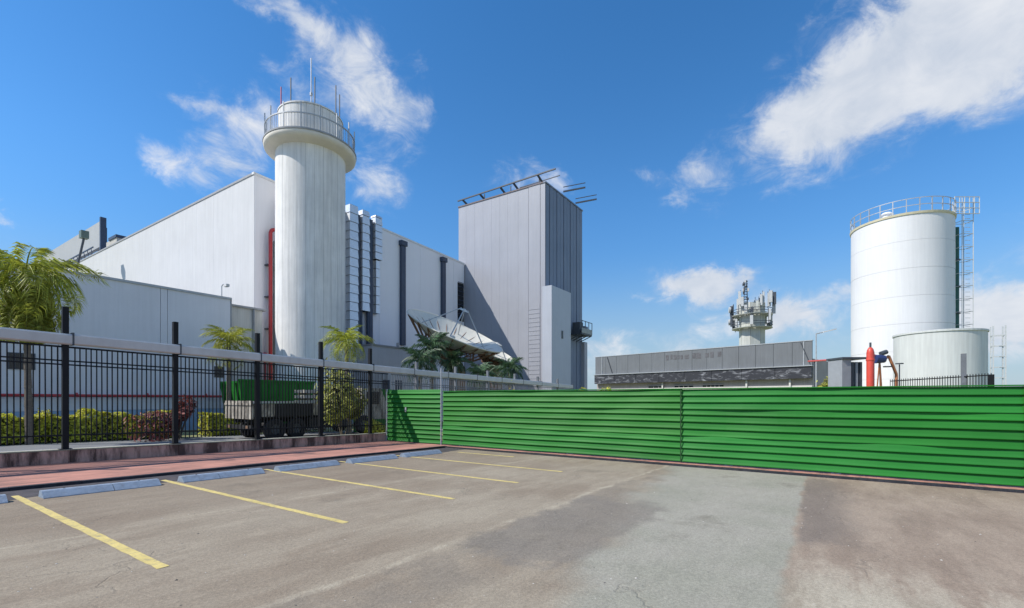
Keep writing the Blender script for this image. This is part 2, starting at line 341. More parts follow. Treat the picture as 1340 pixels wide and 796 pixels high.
M_stop = mat('grey_blue_wheel_stop', (.235, .295, .375), .8, .14, 5, bump=.4, bscale=25, dirt=.4, dirtcol=(.13, .13, .14), dst=(1, 1, 1), dlo=.5, dhi=.66)

gx = [-3000, -60, 48, 3000]
e = MB()
e.add([(x, y, -SL * max(-60, min(48, x)) - .012) for x in gx for y in (-3000, 3000)], [(2 * i, 2 * i + 2, 2 * i + 3, 2 * i + 1) for i in range(3)])
e.build('ground', M_earth, kind='structure')
KY, KX = 12.30, 13.75; PH = .05                                             # kerb lines: left of the bays, and at the end by the hoarding
lot = MB().add([(-30, -30, g(-30)), (KX, -30, g(KX)), (KX, KY, g(KX)), (-30, KY, g(-30))], [(0, 1, 2, 3)]).build('parking_lot', lot_material(), kind='structure')
# painted bay lines
for i, x in enumerate((-.22, 1.95, 4.13, 6.3, 8.47, 10.62, 12.75)):
    y1 = 11.62; y0 = 5.42 + .05 * (i % 3)
    if i == 6: y0, y1 = 8.4, 10.8
    if i == 0: y0 = 5.5
    mb = MB(); k = 40; w = .052                                   # slightly uneven edges
    ys = [y0 + (y1 - y0) * j / k for j in range(k + 1)]
    L = [(x - w + random.uniform(-.006, .006), y, g(x) + .004) for y in ys]; Rr = [(x + w + random.uniform(-.006, .006), y, g(x) + .004) for y in ys]
    mb.add(L + Rr, [(k + 1 + j, k + 2 + j, j + 1, j) for j in range(k)])
    mb.build('painted_line', M_yellow, lot)
# kerb stones and red pavement (L shaped)
pav = MB().slab(-30, KX + .15, KY + .15, 16.4, 0, PH)
pav.slab(KX + .15, KX + 2.6, KY + .15, 16.4, 0, PH)
pav.slab(KX + .15, KX + 2.6, -30, KY + .149, 0, .045)
pav = pav.build('pavement', M_paving, kind='structure')
kerb = MB().slab(-30, -3.0, KY, KY + .146, -.02, .062).build('kerb', M_kerb, kind='structure')
x = -3.0
while x < KX - .2:
    x2 = min(x + 1.0, KX + .146)
    if KX + .146 - x2 < .3: x2 = KX + .146
    MB().slab(x + .004, x2 - .004, KY + random.uniform(0, .006), KY + .146, -.02, .062 + random.uniform(-.004, .004)).build('kerb_stone', M_kerb, kerb); x = x2
y = KY - .004
while y > -9:
    y2 = y - 1.0
    MB().slab(KX + random.uniform(0, .006), KX + .146, y2 + .006, y, -.02, .055 + random.uniform(-.003, .003)).build('kerb_stone', M_kerb, kerb); y = y2
gut = MB(); gn = 90
gut.add([(-10 + 23.7 * i / gn, KY - (.002 if j else 1.08 + .05 * math.sin(i * .9) + random.uniform(-.04, .04)), g(-10 + 23.7 * i / gn) + .003) for j in (0, 1) for i in range(gn + 1)], [(i, i + 1, gn + 2 + i, gn + 1 + i) for i in range(gn)])
gut.build('gutter', mat('dark_gutter', (.055, .05, .055), .85, .35, 4, dirt=.5, dirtcol=(.16, .12, .11), bump=.3), kind='structure')
MB().slab(-30, 48, 20.2, 24.7, -.05, .004).build('service_road', M_road, kind='structure')
M_pk = mat('pale_kerb', (.50, .50, .48), .85, .1)
rk = MB().slab(-30, -2, 20.0, 20.19, -.05, .13).build('road_kerb', M_pk, kind='structure')
for i in range(30): MB().slab(-2 + i + .01, -1 + i - .01, 20.0, 20.19, -.05, .13).build('kerb_stone', M_pk, rk)

# ------------------------------------------------------------------ wheel stops
def stop_block(x0, x1, y):
    prof = [(-.19, 0), (-.185, .012), (-.055, .108), (-.04, .115), (.06, .115), (.075, .108), (.13, .02), (.135, 0)]
    mb = MB(); k = len(prof)
    mb.add([(xx, y + p, g(xx) + .002 + z) for xx in (x0, x1) for p, z in prof], [(i, i + 1, k + i + 1, k + i) for i in range(k - 1)] + [tuple(range(k - 1, -1, -1)), tuple(range(k, 2 * k))])
    return mb
starts = [.08, 2.17, 4.25, 6.3, 8.38, 10.42]
for i, x0 in enumerate(starts):
    n = len(starts) - i
    r = root('wheel_stop', (x0 + .85, 11.1, g(x0)), f'grey blue concrete wheel stop at the kerb, {ORD[n-1]} counted from the green gate panel', 'wheel stop', 'wheel stops along the kerb')
    s = x0 + (.62, .95, .7, 1.02, .78, .9)[i]; dy = random.uniform(-.015, .015)
    stop_block(x0, s - .006, 11.1 + dy).build('block', M_stop, r); stop_block(s + .006, x0 + 1.68, 11.1 + dy + random.uniform(-.012, .012)).build('block', M_stop, r)
    for q in (x0 + .3, x0 + 1.38):
        MB().tube((q, 11.1, g(q) + .112), (q, 11.1, g(q) + .124), .016, 8).build('anchor_bolt', M_steel, r)

# ------------------------------------------------------------------ fence on its low wall
FY = 16.4
M_cap = mat('mossy_wall_coping', (.30, .29, .22), .9, .2, 2)
w = root('low_wall', (6, FY + .1, g(6)), 'low stained pinkish concrete wall under the black picket fence', 'wall')
xs = [-6.05 + 2.45 * i for i in range(9)]; xs[-1] = 14.4
for a, b in zip(xs, xs[1:]):
    MB().slab(a + .004, b - .004, FY - .1, FY + .1, .03, .37).build('wall_section', M_wallst, w)
    MB().slab(a + .002, b - .002, FY - .115, FY + .115, .372, .40).build('coping', M_cap, w)
def fence(name, label, x0, x1, posts, step, m, posth, cat='fence', low=.40):
    r = root(name, ((x0 + x1) / 2, FY, g((x0 + x1) / 2) + low), label, cat)
    for h, t in ((3.06, .045), (2.70, .035), (2.60, .035), (low + .36, .04)):
        MB().slab(x0, x1, FY - .022, FY + .022, h - t / 2, h + t / 2).build('rail', m, r)
    me = MB().box(-.012, .012, -.012, .012, 0, 3.06 - low - .16).mesh('picket'); me.materials.append(m)
    x = x0 + step / 2
    while x < x1:
        if all(abs(x - p) > .09 for p in posts): put(me, 'picket', m, (x, FY, g(x) + low + .15), r, rot=(random.uniform(-.004, .004), random.uniform(-.004, .004), 0))
        x += step
    for p in posts:
        pm = MB().box(-.062, .062, -.062, .062, 0, posth - low).mesh('post'); pm.materials.append(m)
        po = put(pm, 'post', m, (p, FY, g(p) + low), r)
        MB().box(p - .12, p + .12, FY - .11, FY + .11, g(p) + low + .001, g(p) + low + .014).build('base_plate', m, po)
    return r
fence('picket_fence', 'tall black metal picket fence on the low wall in front of the hedge', -6, 14.5, [-3.68, -1.23, 1.22, 3.67, 6.15, 8.63, 11.1, 13.5], .1114, M_black, 4.1)
M_fgrey = mat('grey_fence_paint', (.16, .17, .19), .5, .2)
fence('picket_fence', 'grey metal fence with galvanised posts continuing behind the green hoarding', 14.7, 33, [16.3, 19.2, 22.1, 25.0, 27.9, 30.8], .15, M_fgrey, 3.75, low=.1)
bandm = mat('white_band_paint', (.55, .55, .54), .6, .08, 2, dirt=.2, dirtcol=(.3, .29, .28))
br = root('cable_trunking', (10, FY, g(10) + 3.1), 'white cable trunking band running along the top of the picket fence', 'trunking')
x = -6.0; i = 0
while x < 33:
    x2 = x + 2.45 * 1.0
    mb = MB(); prof = [(-.09, 3.12), (-.12, 3.15), (-.12, 3.36), (-.09, 3.40), (.09, 3.40), (.12, 3.36), (.12, 3.15), (.09, 3.12)]; k = 8
    sag = random.uniform(-.012, .012)
    pts = [(xx, FY - .01 + p, g(xx) + z + sag) for xx in (x + .012, x2 - .012) for p, z in prof]
    mb.add(pts, [(j, (j + 1) % k, k + (j + 1) % k, k + j) for j in range(k)] + [tuple(range(k - 1, -1, -1)), tuple(range(k, 2 * k))])
    sg = mb.build('trunking_section', bandm, br)
    MB().box(x2 - .02, x2 + .02, FY - .135, FY + .115, g(x2) + 3.11, g(x2) + 3.44).build('joint_clip', M_steel, sg)
    x = x2; i += 1

# ------------------------------------------------------------------ green hoarding
def green_material():
    return [mat('green_painted_sheet_%d' % i, c, .5, .20, .8, spec=.22, dirt=.18, dirtcol=(.08, .20, .07), stretch=(1, .25, 3), dst=(1, .3, 1.5), dlo=.5, dhi=.75, bump=.15, bscale=6) for i, c in enumerate(((.018, .168, .020), (.020, .178, .026), (.022, .164, .018)))]
M_greens = green_material(); M_green = M_greens[0]
HX = 14.30
def sheet(y0, y1, z0, z1, ribs, x=HX, axis='y', amp=.028, wav=.011):
    """horizontally ribbed steel sheet; runs along y (axis 'y') between z0 and z1 above the ground line"""
    prof = []; p = (z1 - z0) / ribs
    for i in range(ribs):
        b = z0 + i * p
        prof += [(b, amp), (b + p * .10, -amp), (b + p * .16, -amp), (b + p * .42, -amp * .25), (b + p * .92, amp * .7)]
    prof.append((z1, amp))
    n = max(6, int(abs(y1 - y0) / .4)); mb = MB(); k = len(prof)
    ph = random.uniform(0, 6)
    vs = []
    for j in range(n + 1):
        yy = y0 + (y1 - y0) * j / n
        for z, d in prof:
            wv = wav * (math.sin(yy * 1.7 + ph) + .6 * math.sin(yy * 3.1 + z * 3 + ph))
            vs.append((x + d + wv, yy, g(x) + z + .5 * wav * math.sin(yy * .9 + ph)))
    mb.add(vs, [(j * k + i, j * k + i + 1, (j + 1) * k + i + 1, (j + 1) * k + i) for j in range(n) for i in range(k - 1)])
    return mb
h = root('green_hoarding', (HX, 4, g(HX)), 'long green ribbed steel hoarding across the end of the car park', 'hoarding')
cols = [(12.9, 3.45), (3.5, -3.62), (-3.57, -10.7)]
for y0, y1 in cols:
    for z0, z1, rb, dx in ((.075, .87, 4, .0), (.84, 1.66, 4, .012), (1.63, 2.22, 3, .0)):
        sh = sheet(y0, y1 - .01, z0, z1, rb, HX + dx + random.uniform(-.004, .004) + .006 * cols.index((y0, y1)))
        o = sh.build('sheet', random.choice(M_greens), h)
        md = o.modifiers.new('thickness', 'SOLIDIFY'); md.thickness = .0015
    MB().box(HX - .03, HX + .05, y1 + .01, y0 - .01, g(HX) + 2.222, g(HX) + 2.25).build('top_capping', M_green, h)
for y in (12.0, 9.6, 7.2, 4.6, 2.2, -.3, -2.8, -5.3, -7.8, -10.3):
    p = MB().box(HX + .07, HX + .15, y - .04, y + .04, g(HX) + .046, g(HX) + 2.18).build('post', M_galv, h)
    MB().box(HX + .03, HX + .2, y - .1, y + .1, g(HX) + .046, g(HX) + .06).build('base_plate', M_galv, p)
    MB().bar((HX + .15, y, g(HX) + 1.6), (HX + 1.2, y, g(HX) + .07), .05, .05).build('brace', M_galv, h)
for z in (.4, 1.1, 1.95):
    MB().box(HX + .045, HX + .069, -10.6, 12.85, g(HX) + z, g(HX) + z + .05).build('back_rail', M_galv, h)
MB().tube((HX - .01, 12.98, g(HX) + PH), (HX - .01, 12.98, g(HX) + 3.2), .026, 10).build('corner_pole', M_galv, label='slim galvanised pole at the corner between gate panel and hoarding', cat='pole')
for yj in (3.475, -3.595):
    MB().box(HX - .046, HX - .041, yj - .016, yj + .016, g(HX) + .08, g(HX) + 2.22).build('joint_strip', mat('dark_green_joint', (.006, .045, .008), .7, .2), h)
gt = root('hoarding_gate', (HX, 14.8, g(HX) + .14), 'short green ribbed gate panel between the picket fence and the hoarding, with fence shadows', 'gate')
for z0, z1, rb in ((.07, 1.2, 6), (1.17, 2.32, 6)):
    o = sheet(16.2, 13.04, z0, z1, rb, HX, amp=.032).build('sheet', M_green, gt)
    o.modifiers.new('thickness', 'SOLIDIFY').thickness = .0015
MB().box(HX - .03, HX + .03, 16.21, 16.27, g(HX) + PH, g(HX) + 2.36).build('frame_post', M_galv, gt)
MB().box(HX + .04, HX + .08, 13.05, 16.2, g(HX) + .4, g(HX) + .45).build('frame_rail', M_galv, gt)
MB().box(HX + .04, HX + .08, 13.05, 16.2, g(HX) + 2.1, g(HX) + 2.15).build('frame_rail', M_galv, gt)
MB().box(HX - .06, HX - .04, 14.95, 15.03, g(HX) + 1.36, g(HX) + 1.56).build('latch_plate', M_galv, gt)
MB().tube((HX - .1, 15.0, g(HX) + 1.44), (HX - .055, 15.0, g(HX) + 1.44), .02, 8).build('latch_knob', M_steel, gt)

# ------------------------------------------------------------------ low service building on the left
LY = 32.0; LT = 8.08
b = root('service_building', (6, LY, g(6)), 'long low blue grey windowed building behind the hedge, beside the big hall', 'building')
MB().box(-10, 15.0, LY + .05, 58, g(15) - .4, LT).build('core', M_whited, b)
px = [-10, -4, 2.0, 6.9, 11.25, 11.6, 15.1]
for a, c in zip(px, px[1:]):
    pbox('wall_panel', a + .012, c - .012, LY - .02, LY + .05, 1.0, LT - .05, M_bluelow, b)
    pbox('skirting_panel', a + .012, c - .012, LY - .035, LY + .05, g(15) - .4, .985, M_skirt, b)
MB().box(-10.05, 15.16, LY - .09, LY + .25, LT - .05, LT + .08).build('roof_coping', M_galv, b)
MB().box(15.1, 15.18, LY - .03, LY + .3, g(15), LT - .05).build('corner_trim', M_whited, b)
def window(parent, x0, x1, z0, z1, y, bars=3, hb=1):
    f = MB()
    t = .05
    f.box(x0, x1, y - .05, y - .021, z0, z0 + t).box(x0, x1, y - .05, y - .021, z1 - t, z1).box(x0, x0 + t, y - .05, y - .021, z0 + t, z1 - t).box(x1 - t, x1, y - .05, y - .021, z0 + t, z1 - t)
    w = f.build('window', M_steel, parent)
    MB().box(x0 + t, x1 - t, y - .03, y - .0215, z0 + t, z1 - t).build('pane', M_darkglass, w)
    for i in range(1, bars): q = x0 + (x1 - x0) * i / bars; MB().box(q - .02, q + .02, y - .045, y - .0305, z0 + t, z1 - t).build('glazing_bar', M_steel, w)
    for i in range(1, hb + 1): q = z0 + (z1 - z0) * i / (hb + 1); MB().box(x0 + t, x1 - t, y - .043, y - .0308, q - .015, q + .015).build('glazing_bar', M_steel, w)
p0 = on_y(10, 483, LY); p1 = on_y(46, 463, LY); window(b, p0.x, p1.x, p0.z, p1.z, LY - .005, 4)
p0 = on_y(280, 494, LY); p1 = on_y(293, 480, LY); window(b, p0.x, p1.x, p0.z, p1.z, LY - .005, 2)
M_pale = mat('pale_link_wall', (.60, .59, .56), .8, .06, .6, streak=.22)
lw = root('link_wall', (16.2, 32.6, g(16)), 'pale stained link wall between the low building and the hall corner', 'wall')
MB().box(15.2, 17.35, 32.35, 32.9, g(16) - .3, 7.7).build('wall_panel', M_pale, lw)
MB().box(15.2, 17.6, 32.2, 32.95, 7.7, 7.82).build('eave', M_whited, lw)
MB().tube((16.75, 32.26, g(16)), (16.75, 32.26, 7.68), .07, 8).build('downpipe', M_whited, lw)
# red fire main along the wall
rp = root('fire_pipe', (5, LY - .3, 1.5), 'red fire main running along the blue skirting of the low building', 'pipe')
a0 = on_y(0, 516, LY - .3); a1 = on_y(300, 519, LY - .3)
MB().tube((-10, LY - .3, a0.z), (15.2, LY - .3, a1.z), .075, 10).build('pipe_run', M_red, rp)
for q in range(-9, 15, 3):
    pbox('bracket', q - .03, q + .03, LY - .34, LY - .022, a0.z - .12, a0.z - .076, M_steel, rp)
    MB().tube((q + 1.5, LY - .3, a0.z), (q + 1.56, LY - .3, a0.z), .1, 10).build('flange', M_red, rp)
cc = root('security_camera', (14.6, LY - .1, LT + .08), 'small white security camera on a bent pole at the low building corner', 'camera')
MB().path([(14.6, LY + .05, LT + .08), (14.6, LY + .05, LT + .75), (14.6, LY - .2, LT + .85), (14.6, LY - .45, LT + .8)], .03).build('arm', M_galv, cc)
MB().box(14.5, 14.7, LY - .75, LY - .4, LT + .62, LT + .78).build('housing', M_white, cc)

# ------------------------------------------------------------------ the big hall
HY, HX0, HX1 = 33.5, 17.4, 40.7
def ht(x): return 17.62 - .036 * (x - HX0)
b = root('studio_hall', (28, HY, g(28)), 'huge windowless white hall behind the round tower, with silver ducts', 'building')
core = MB(); zb = g(40) - .6
core.add([(HX0 + .06, HY + .06, zb), (HX1, HY + .06, zb), (HX1, 90, zb), (HX0 + .06, 90, zb), (HX0 + .06, HY + .06, ht(HX0) - .1), (HX1, HY + .06, ht(HX1) - .1), (HX1, 90, ht(HX1) - .1), (HX0 + .06, 90, ht(HX0) - .1)],
         [(0, 3, 2, 1), (4, 5, 6, 7), (0, 1, 5, 4), (1, 2, 6, 5), (2, 3, 7, 6), (3, 0, 4, 7)])
core.build('core', M_whited, b)
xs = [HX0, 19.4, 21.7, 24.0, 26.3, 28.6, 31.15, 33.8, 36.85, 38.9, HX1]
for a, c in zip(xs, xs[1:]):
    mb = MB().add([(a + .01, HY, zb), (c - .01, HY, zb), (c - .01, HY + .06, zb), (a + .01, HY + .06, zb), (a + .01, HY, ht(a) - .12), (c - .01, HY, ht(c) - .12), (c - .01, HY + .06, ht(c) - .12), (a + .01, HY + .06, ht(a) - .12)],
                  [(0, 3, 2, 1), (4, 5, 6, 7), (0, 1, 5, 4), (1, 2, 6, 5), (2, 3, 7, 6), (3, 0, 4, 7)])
    mb.build('wall_panel', M_hallfill, b)
y = HY
while y < 88:
    pbox('side_panel', HX0, HX0 + .06, y + .004, y + 3.0 - .004, zb, ht(HX0) - .12, M_white, b); y += 3.0
MB().add([(HX0 - .06, HY - .06, ht(HX0) - .12), (HX1, HY - .06, ht(HX1) - .12), (HX1, HY + .2, ht(HX1) - .12), (HX0 - .06, HY + .2, ht(HX0) - .12), (HX0 - .06, HY - .06, ht(HX0) + .04), (HX1, HY - .06, ht(HX1) + .04), (HX1, HY + .2, ht(HX1) + .04), (HX0 - .06, HY + .2, ht(HX0) + .04)],
         [(0, 3, 2, 1), (4, 5, 6, 7), (0, 1, 5, 4), (1, 2, 6, 5), (2, 3, 7, 6), (3, 0, 4, 7)]).build('roof_coping', M_hall, b)
MB().box(HX0 - .05, HX0 + .3, HY + .21, 90, ht(HX0) - .12, ht(HX0) + .03).build('roof_coping', M_whited, b)
# dark vertical slots / downpipes
for pxl, y0, y1, ww in ((527.5, 322, 452, .52), (580.5, 343, 440, .52)):
    t = on_y(pxl, y0, HY - .2); q = on_y(pxl, y1, HY - .2)
    d = MB().box(t.x - ww / 2, t.x + ww / 2, HY - .3, HY - .002, q.z, t.z).build('rain_downpipe', M_navy, b)
    MB().box(t.x - ww / 2 - .12, t.x + ww / 2 + .12, HY - .42, HY - .002, t.z + .002, t.z + .45).build('hopper', M_navy, d)
t = on_y(603, 371, HY)
lv = MB().box(39.55, 40.6, HY - .03, HY - .002, 10.2, t.z).build('louvre_opening', M_darkglass, b)
for i in range(9): MB().bar((39.6, HY - .05, 10.5 + i * .5), (40.55, HY - .05, 10.5 + i * .5), .05, .04).build('louvre_blade', M_navy, lv)
# ducts
def duct(x0, x1, z0, z1, y0, y1, seg, m=M_silver):
    d = MB().box(x0 + .09, x1 - .09, y0 + .09, y1, z0, z1).build('ventilation_duct', M_joint, b)
    z = z0; i = 0
    while z < z1 - .05:
        q = min(z + seg, z1)
        dx = random.uniform(-.012, .012)
        mb = MB(); e_ = .045
        mb.add([(x0 + dx, y0 + dx, z), (x1 + dx, y0 + dx, z), (x1 + dx, y1, z), (x0 + dx, y1, z), (x0 + e_, y0 + e_, q - .04), (x1 - e_, y0 + e_, q - .04), (x1 - e_, y1, q - .04), (x0 + e_, y1, q - .04)],
               [(0, 3, 2, 1), (4, 5, 6, 7), (0, 1, 5, 4), (1, 2, 6, 5), (3, 0, 4, 7)])
        mb.build('duct_section', m, d); z = q; i += 1
duct(24.95, 25.85, 4.5, 17.95, 32.85, HY - .004, .75)
duct(26.25, 27.05, 9.2, 17.9, 32.85, HY - .004, .75)
duct(27.65, 28.45, 14.0, 17.9, 32.85, HY - .004, .62)
duct(27.8, 28.25, 9.2, 13.95, 32.95, HY - .004, .8)
for q in (26.35, 27.1): MB().tube((q, 33.2, 2.5), (q, 33.2, 9.4), .14, 10).build('duct_drain', M_navy, b)
for q in (24.15, 26.05, 27.4): MB().box(q - .16, q + .16, 33.1, HY - .003, 5.2, 17.4).build('duct_shade', M_navy, b)  # dark boxes standing in for the shade between and beside the ducts
ld = MB().box(23.2, 23.26, 32.9, 32.96, 2, 15.6).box(23.75, 23.81, 32.9, 32.96, 2, 15.6).build('wall_ladder', M_steel, b)
for i in range(24): MB().tube((23.26, 32.93, 2.4 + i * .55), (23.75, 32.93, 2.4 + i * .55), .022, 6).build('rung', M_steel, ld)
# red riser at the hall corner
t = on_y(354, 301, 33.0); q = on_y(354, 466, 33.0)
rr = root('fire_riser', (t.x, 33.0, 1.0), 'red fire riser pipe hooked at its top, on the hall wall beside the round tower', 'pipe')
MB().path([(t.x, 33.0, g(18)), (t.x, 33.0, t.z - .2), (t.x + .08, 33.0, t.z), (t.x + .3, 33.0, t.z + .1), (t.x + .9, 33.0, t.z + .12)], .13, 10).build('pipe', M_red, rr)
for i in range(5): z = 2 + i * 2.3; MB().box(t.x - .18, t.x + .18, 33.1, HY - .002, z, z + .08).build('clamp', M_steel, rr)
MB().box(t.x + .45, t.x + .75, 33.1, HY - .003, 1, t.z - .6).build('cable_tray', mat('grey_green_tray', (.20, .23, .22), .6), rr)
hy = root('fire_hydrant', (17.3, 31.9, g(17)), 'small red hydrant valve at the foot of the hall corner', 'hydrant')
MB().tube((17.3, 31.9, g(17)), (17.3, 31.9, 4.4), .08, 8).build('stem', M_red, hy)
MB().lathe([(.0, 0), (.18, .02), (.22, .2), (.15, .45), (0, .5)], (17.3, 31.9, 4.3), 12).build('valve', M_red, hy, smooth=True)

# white annex below the ducts
b = root('plant_annex', (28, 31, g(28)), 'low white flat roofed annex at the foot of the hall under the ducts', 'building')
MB().box(25.7, 30.35, 31, HY - .005, g(30) - .3, 6.0).build('wall', mat('annex_wall', (.58, .60, .66), .75, .04, .5, streak=.06), b)
MB().box(25.62, 30.43, 30.92, HY - .006, 6.0, 6.14).build('roof_coping', M_whited, b)
for q in (26.8, 28.2): MB().box(q, q + .8, 30.97, 30.998, 1.2, 3.2).build('vent', M_navy, b)
MB().tube((28.9, 31.4, 6.14), (28.9, 31.4, 6.55), .12, 8).build('roof_vent', M_galv, b)

# ------------------------------------------------------------------ rooftop billboard and other things on the hall roof
b = root('billboard', (19.2, 78, 17.6), 'large grey rooftop billboard seen edge on above the hall, with lattice walkway', 'billboard')
t0 = on_x(133, 290, 19.0); t1 = on_x(60, 331, 19.0)
MB().box(18.9, 19.3, t0.y, t1.y + 6, 19.5, 22.5).build('panel', mat('billboard_back', (.40, .41, .42), .7, .05, .5), b)
MB().box(18.8, 19.35, t0.y - .35, t0.y - .01, 17.4, 22.9).build('shade_end', M_navy, b)  # end face of the billboard, its shade given as a dark colour
for z in (18.0, 19.1): MB().box(18.1, 18.2, t0.y - .3, t1.y + 6, z, z + .12).build('walkway_rail', M_navy, b)
for i in range(16):
    yy = t0.y - .2 + i * 1.3
    MB().bar((18.15, yy, 18.06), (18.15, yy + .65, 19.1), .06, .06).build('lattice_bar', M_navy, b)
    if i % 2 == 0: MB().bar((18.15, yy, 18.03), (19.0, yy, 18.03), .08, .08).build('support', M_navy, b); MB().box(19.31, 19.45, yy, yy + .14, 17.4, 21.8).build('upright', M_navy, b)
b = root('floodlight', (12, 53, 8.2), 'square green grey floodlight on a leaning pole above the low roof', 'floodlight')
p0 = at(101, 350, 46); p1 = at(110, 311, 46)
MB().tube((p0.x, p0.y, LT), p0, .1, 8).build('mast', M_steel, b)
MB().tube(p0, p1, .1, 8).build('arm', M_steel, b)
MB().box(p1.x - .3, p1.x + .3, p1.y - .35, p1.y + .35, p1.z - .1, p1.z + .62).build('lamp_head', mat('floodlight_case', (.12, .16, .13), .5), b)
b = root('rooftop_unit', (19, 62, 17.6), 'small pale rooftop unit with dark lid on the hall roof edge', 'rooftop unit')
p = on_x(146, 322, 18.6); MB().box(18.3, 20.0, p.y - 2.6, p.y + .6, 17.45, 19.0).build('case', mat('unit_case', (.50, .47, .42), .7, .1), b)
MB().box(18.2, 20.1, p.y - 2.7, p.y - .4, 19.0, 19.3).build('lid', M_navy, b)
MB().box(18.5, 19.8, p.y - 5.0, p.y - 2.8, 17.45, 18.2).build('side_case', M_navy, b)

# ------------------------------------------------------------------ round water tower
TC = FW * 33.24 + RT * (-14.32); TX, TY = TC.x, TC.y; TR = 2.3
zt = CAMH + 17.12; tb = g(TX) - .2
b = root('water_tower', (TX, TY, tb), 'tall round white concrete tower with a railed gallery and rods on top', 'tower')
MB().lathe([(TR - .05, 0), (TR - .05, zt - tb)], (TX, TY, tb), 48).build('shaft_core', M_whited, b, smooth=True)
NP = 26
def stave(r, z, n, ang, m, mb_n=4):
    gap = .006; return MB().lathe([(r - .04, 0), (r, 0), (r, z), (r - .04, z)], (0, 0, 0), mb_n, -ang / 2 + gap / r, ang / 2 - gap / r).mesh('shaft_panel')
sm = stave(TR, zt - tb, NP, 2 * math.pi / NP, M_conc)
mats = [mat('tower_concrete_%d' % i, c, .85, .07, .8, streak=.16, bump=.15, bscale=25) for i, c in enumerate(((.80, .785, .755), (.765, .75, .725), (.78, .76, .73)))]
sms = []
for q in mats: s2 = sm.copy(); s2.materials.append(q); sms.append(s2)
for i in range(NP): put(sms[(i * 5 + i // 3) % 3], 'shaft_panel', None, (TX, TY, tb), b, rot=(0, 0, i * 2 * math.pi / NP))
MB().lathe([(TR + .002, -.12), (TR + .25, -.05), (2.86, .02), (3.0, .12), (3.04, .30), (3.02, .42), (2.2, .44)], (TX, TY, zt), 64).build('gallery', M_soffit, b, smooth=True)
MB().lathe([(2.95, 0), (3.07, 0), (3.07, .1), (2.95, .1), (2.95, 0)], (TX, TY, zt + .40), 64).build('gallery_edge', M_whited, b)
zf = zt + .44
tm = stave(2.12, 2.2, NP, 2 * math.pi / NP, M_conc); tm.name = 'drum_panel'; tm.materials.append(M_conc)
for i in range(NP): put(tm, 'drum_panel', None, (TX, TY, zf), b, rot=(0, 0, i * 2 * math.pi / NP))
MB().lathe([(2.16, 2.2), (2.16, 2.3), (1.9, 2.36), (0, 2.42)], (TX, TY, zf), 48).build('drum_roof', M_conc, b)
for z, r_ in ((1.05, .035), (.1, .03)): MB().lathe([(2.94 - r_, z - r_), (2.94 + r_, z - r_), (2.94 + r_, z + r_), (2.94 - r_, z + r_), (2.94 - r_, z - r_)], (TX, TY, zf), 64).build('rail', M_galv, b)
bm_ = MB().box(-.012, .012, -.012, .012, .12, 1.02).mesh('baluster'); bm_.materials.append(M_galv)
pm_ = MB().box(-.035, .035, -.035, .035, 0, 1.75).mesh('rail_post'); pm_.materials.append(M_galv)
for i in range(96):
    a = 2 * math.pi * i / 96
    put(pm_ if i % 6 == 0 else bm_, 'rail_post' if i % 6 == 0 else 'baluster', None, (TX + 2.94 * math.cos(a), TY + 2.94 * math.sin(a), zf), b, rot=(0, 0, a))
for px_, top, m_ in ((364, 114, M_red), (386, 102, M_steel), (418, 101, M_steel), (437, 112, M_steel), (442.5, 124, M_steel)):
    off = (px_ - 405) / FPX * 32.5
    p = TC + RT * off * 1.0 - FW * math.sqrt(max(.1, 1.85 ** 2 - min(off * off, 3.3))) * (.6 if px_ in (386, 418) else -.2)
    zz = at(px_, top, p.dot(FW)).z
    MB().tube((p.x, p.y, zf + 2.2), (p.x, p.y, zz), .04, 6).build('lightning_rod', m_, b)
MB().tube((TX, TY, zf + 2.3), (TX, TY, at(404, 76, 33.2).z), .035, 6).build('mast', M_galv, b)
wl_ = MB().tube((TX, TY, zf + 4.0), (TX, TY, zf + 4.2), .1, 8).build('mast_lamp', M_galv, b)

# ------------------------------------------------------------------ grey panelled tower
UX, UY, UZ = 40.8, 23.1, 23.35; UX1 = 49.5; UY1 = 34.4; ub = g(48) - .5
b = root('panelled_tower', (45, 29, ub), 'tall square grey metal clad tower with a rooftop frame, at the end of the hall', 'tower')
MB().box(UX + .06, UX1, UY + .06, UY1, ub, UZ - .1).build('core', M_joint, b)
seams = [599.5, 610, 621, 632, 643, 654, 664.5, 678, 691.5, 707, 714]
ysm = [on_x(q, 400, UX).y for q in seams]; ysm[0] = UY1; ysm[-1] = UY
for i, (a, c) in enumerate(zip(ysm, ysm[1:])):
    gap = .02 if i in (7, 8, 9) else .006
    pbox('cladding_panel', UX - (.015 if i in (8,) else 0), UX + .06, c + gap, a - (.02 if i in (8, 9) else .006), ub, UZ - .08, M_greyclad, b)
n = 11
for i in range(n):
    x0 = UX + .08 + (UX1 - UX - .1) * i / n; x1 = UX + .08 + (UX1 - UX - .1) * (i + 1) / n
    pbox('side_panel', x0 + .045, x1 - .045, UY - .03 * (i % 2), UY + .06, ub, UZ - .12, M_shadeclad, b)
MB().box(UX - .06, UX + .2, UY + .2, UY1 + .05, UZ - .08, UZ + .06).build('roof_edge', mat('roof_edge', (.16, .13, .13), .7), b)
MB().box(UX - .06, UX1 + .05, UY - .06, UY + .19, UZ - .08, UZ + .06).build('roof_edge', M_shadeclad, b)
lv = MB().box(UX - .03, UX - .016, ysm[9] + .05, ysm[8] - .05, 2.2, 11.2).build('louvre_strip', M_greyclad, b)
for i in range(20): MB().box(UX - .055, UX - .031, ysm[9] + .05, ysm[8] - .05, 2.3 + i * .44, 2.325 + i * .44).build('louvre_blade', M_greyclad, lv)
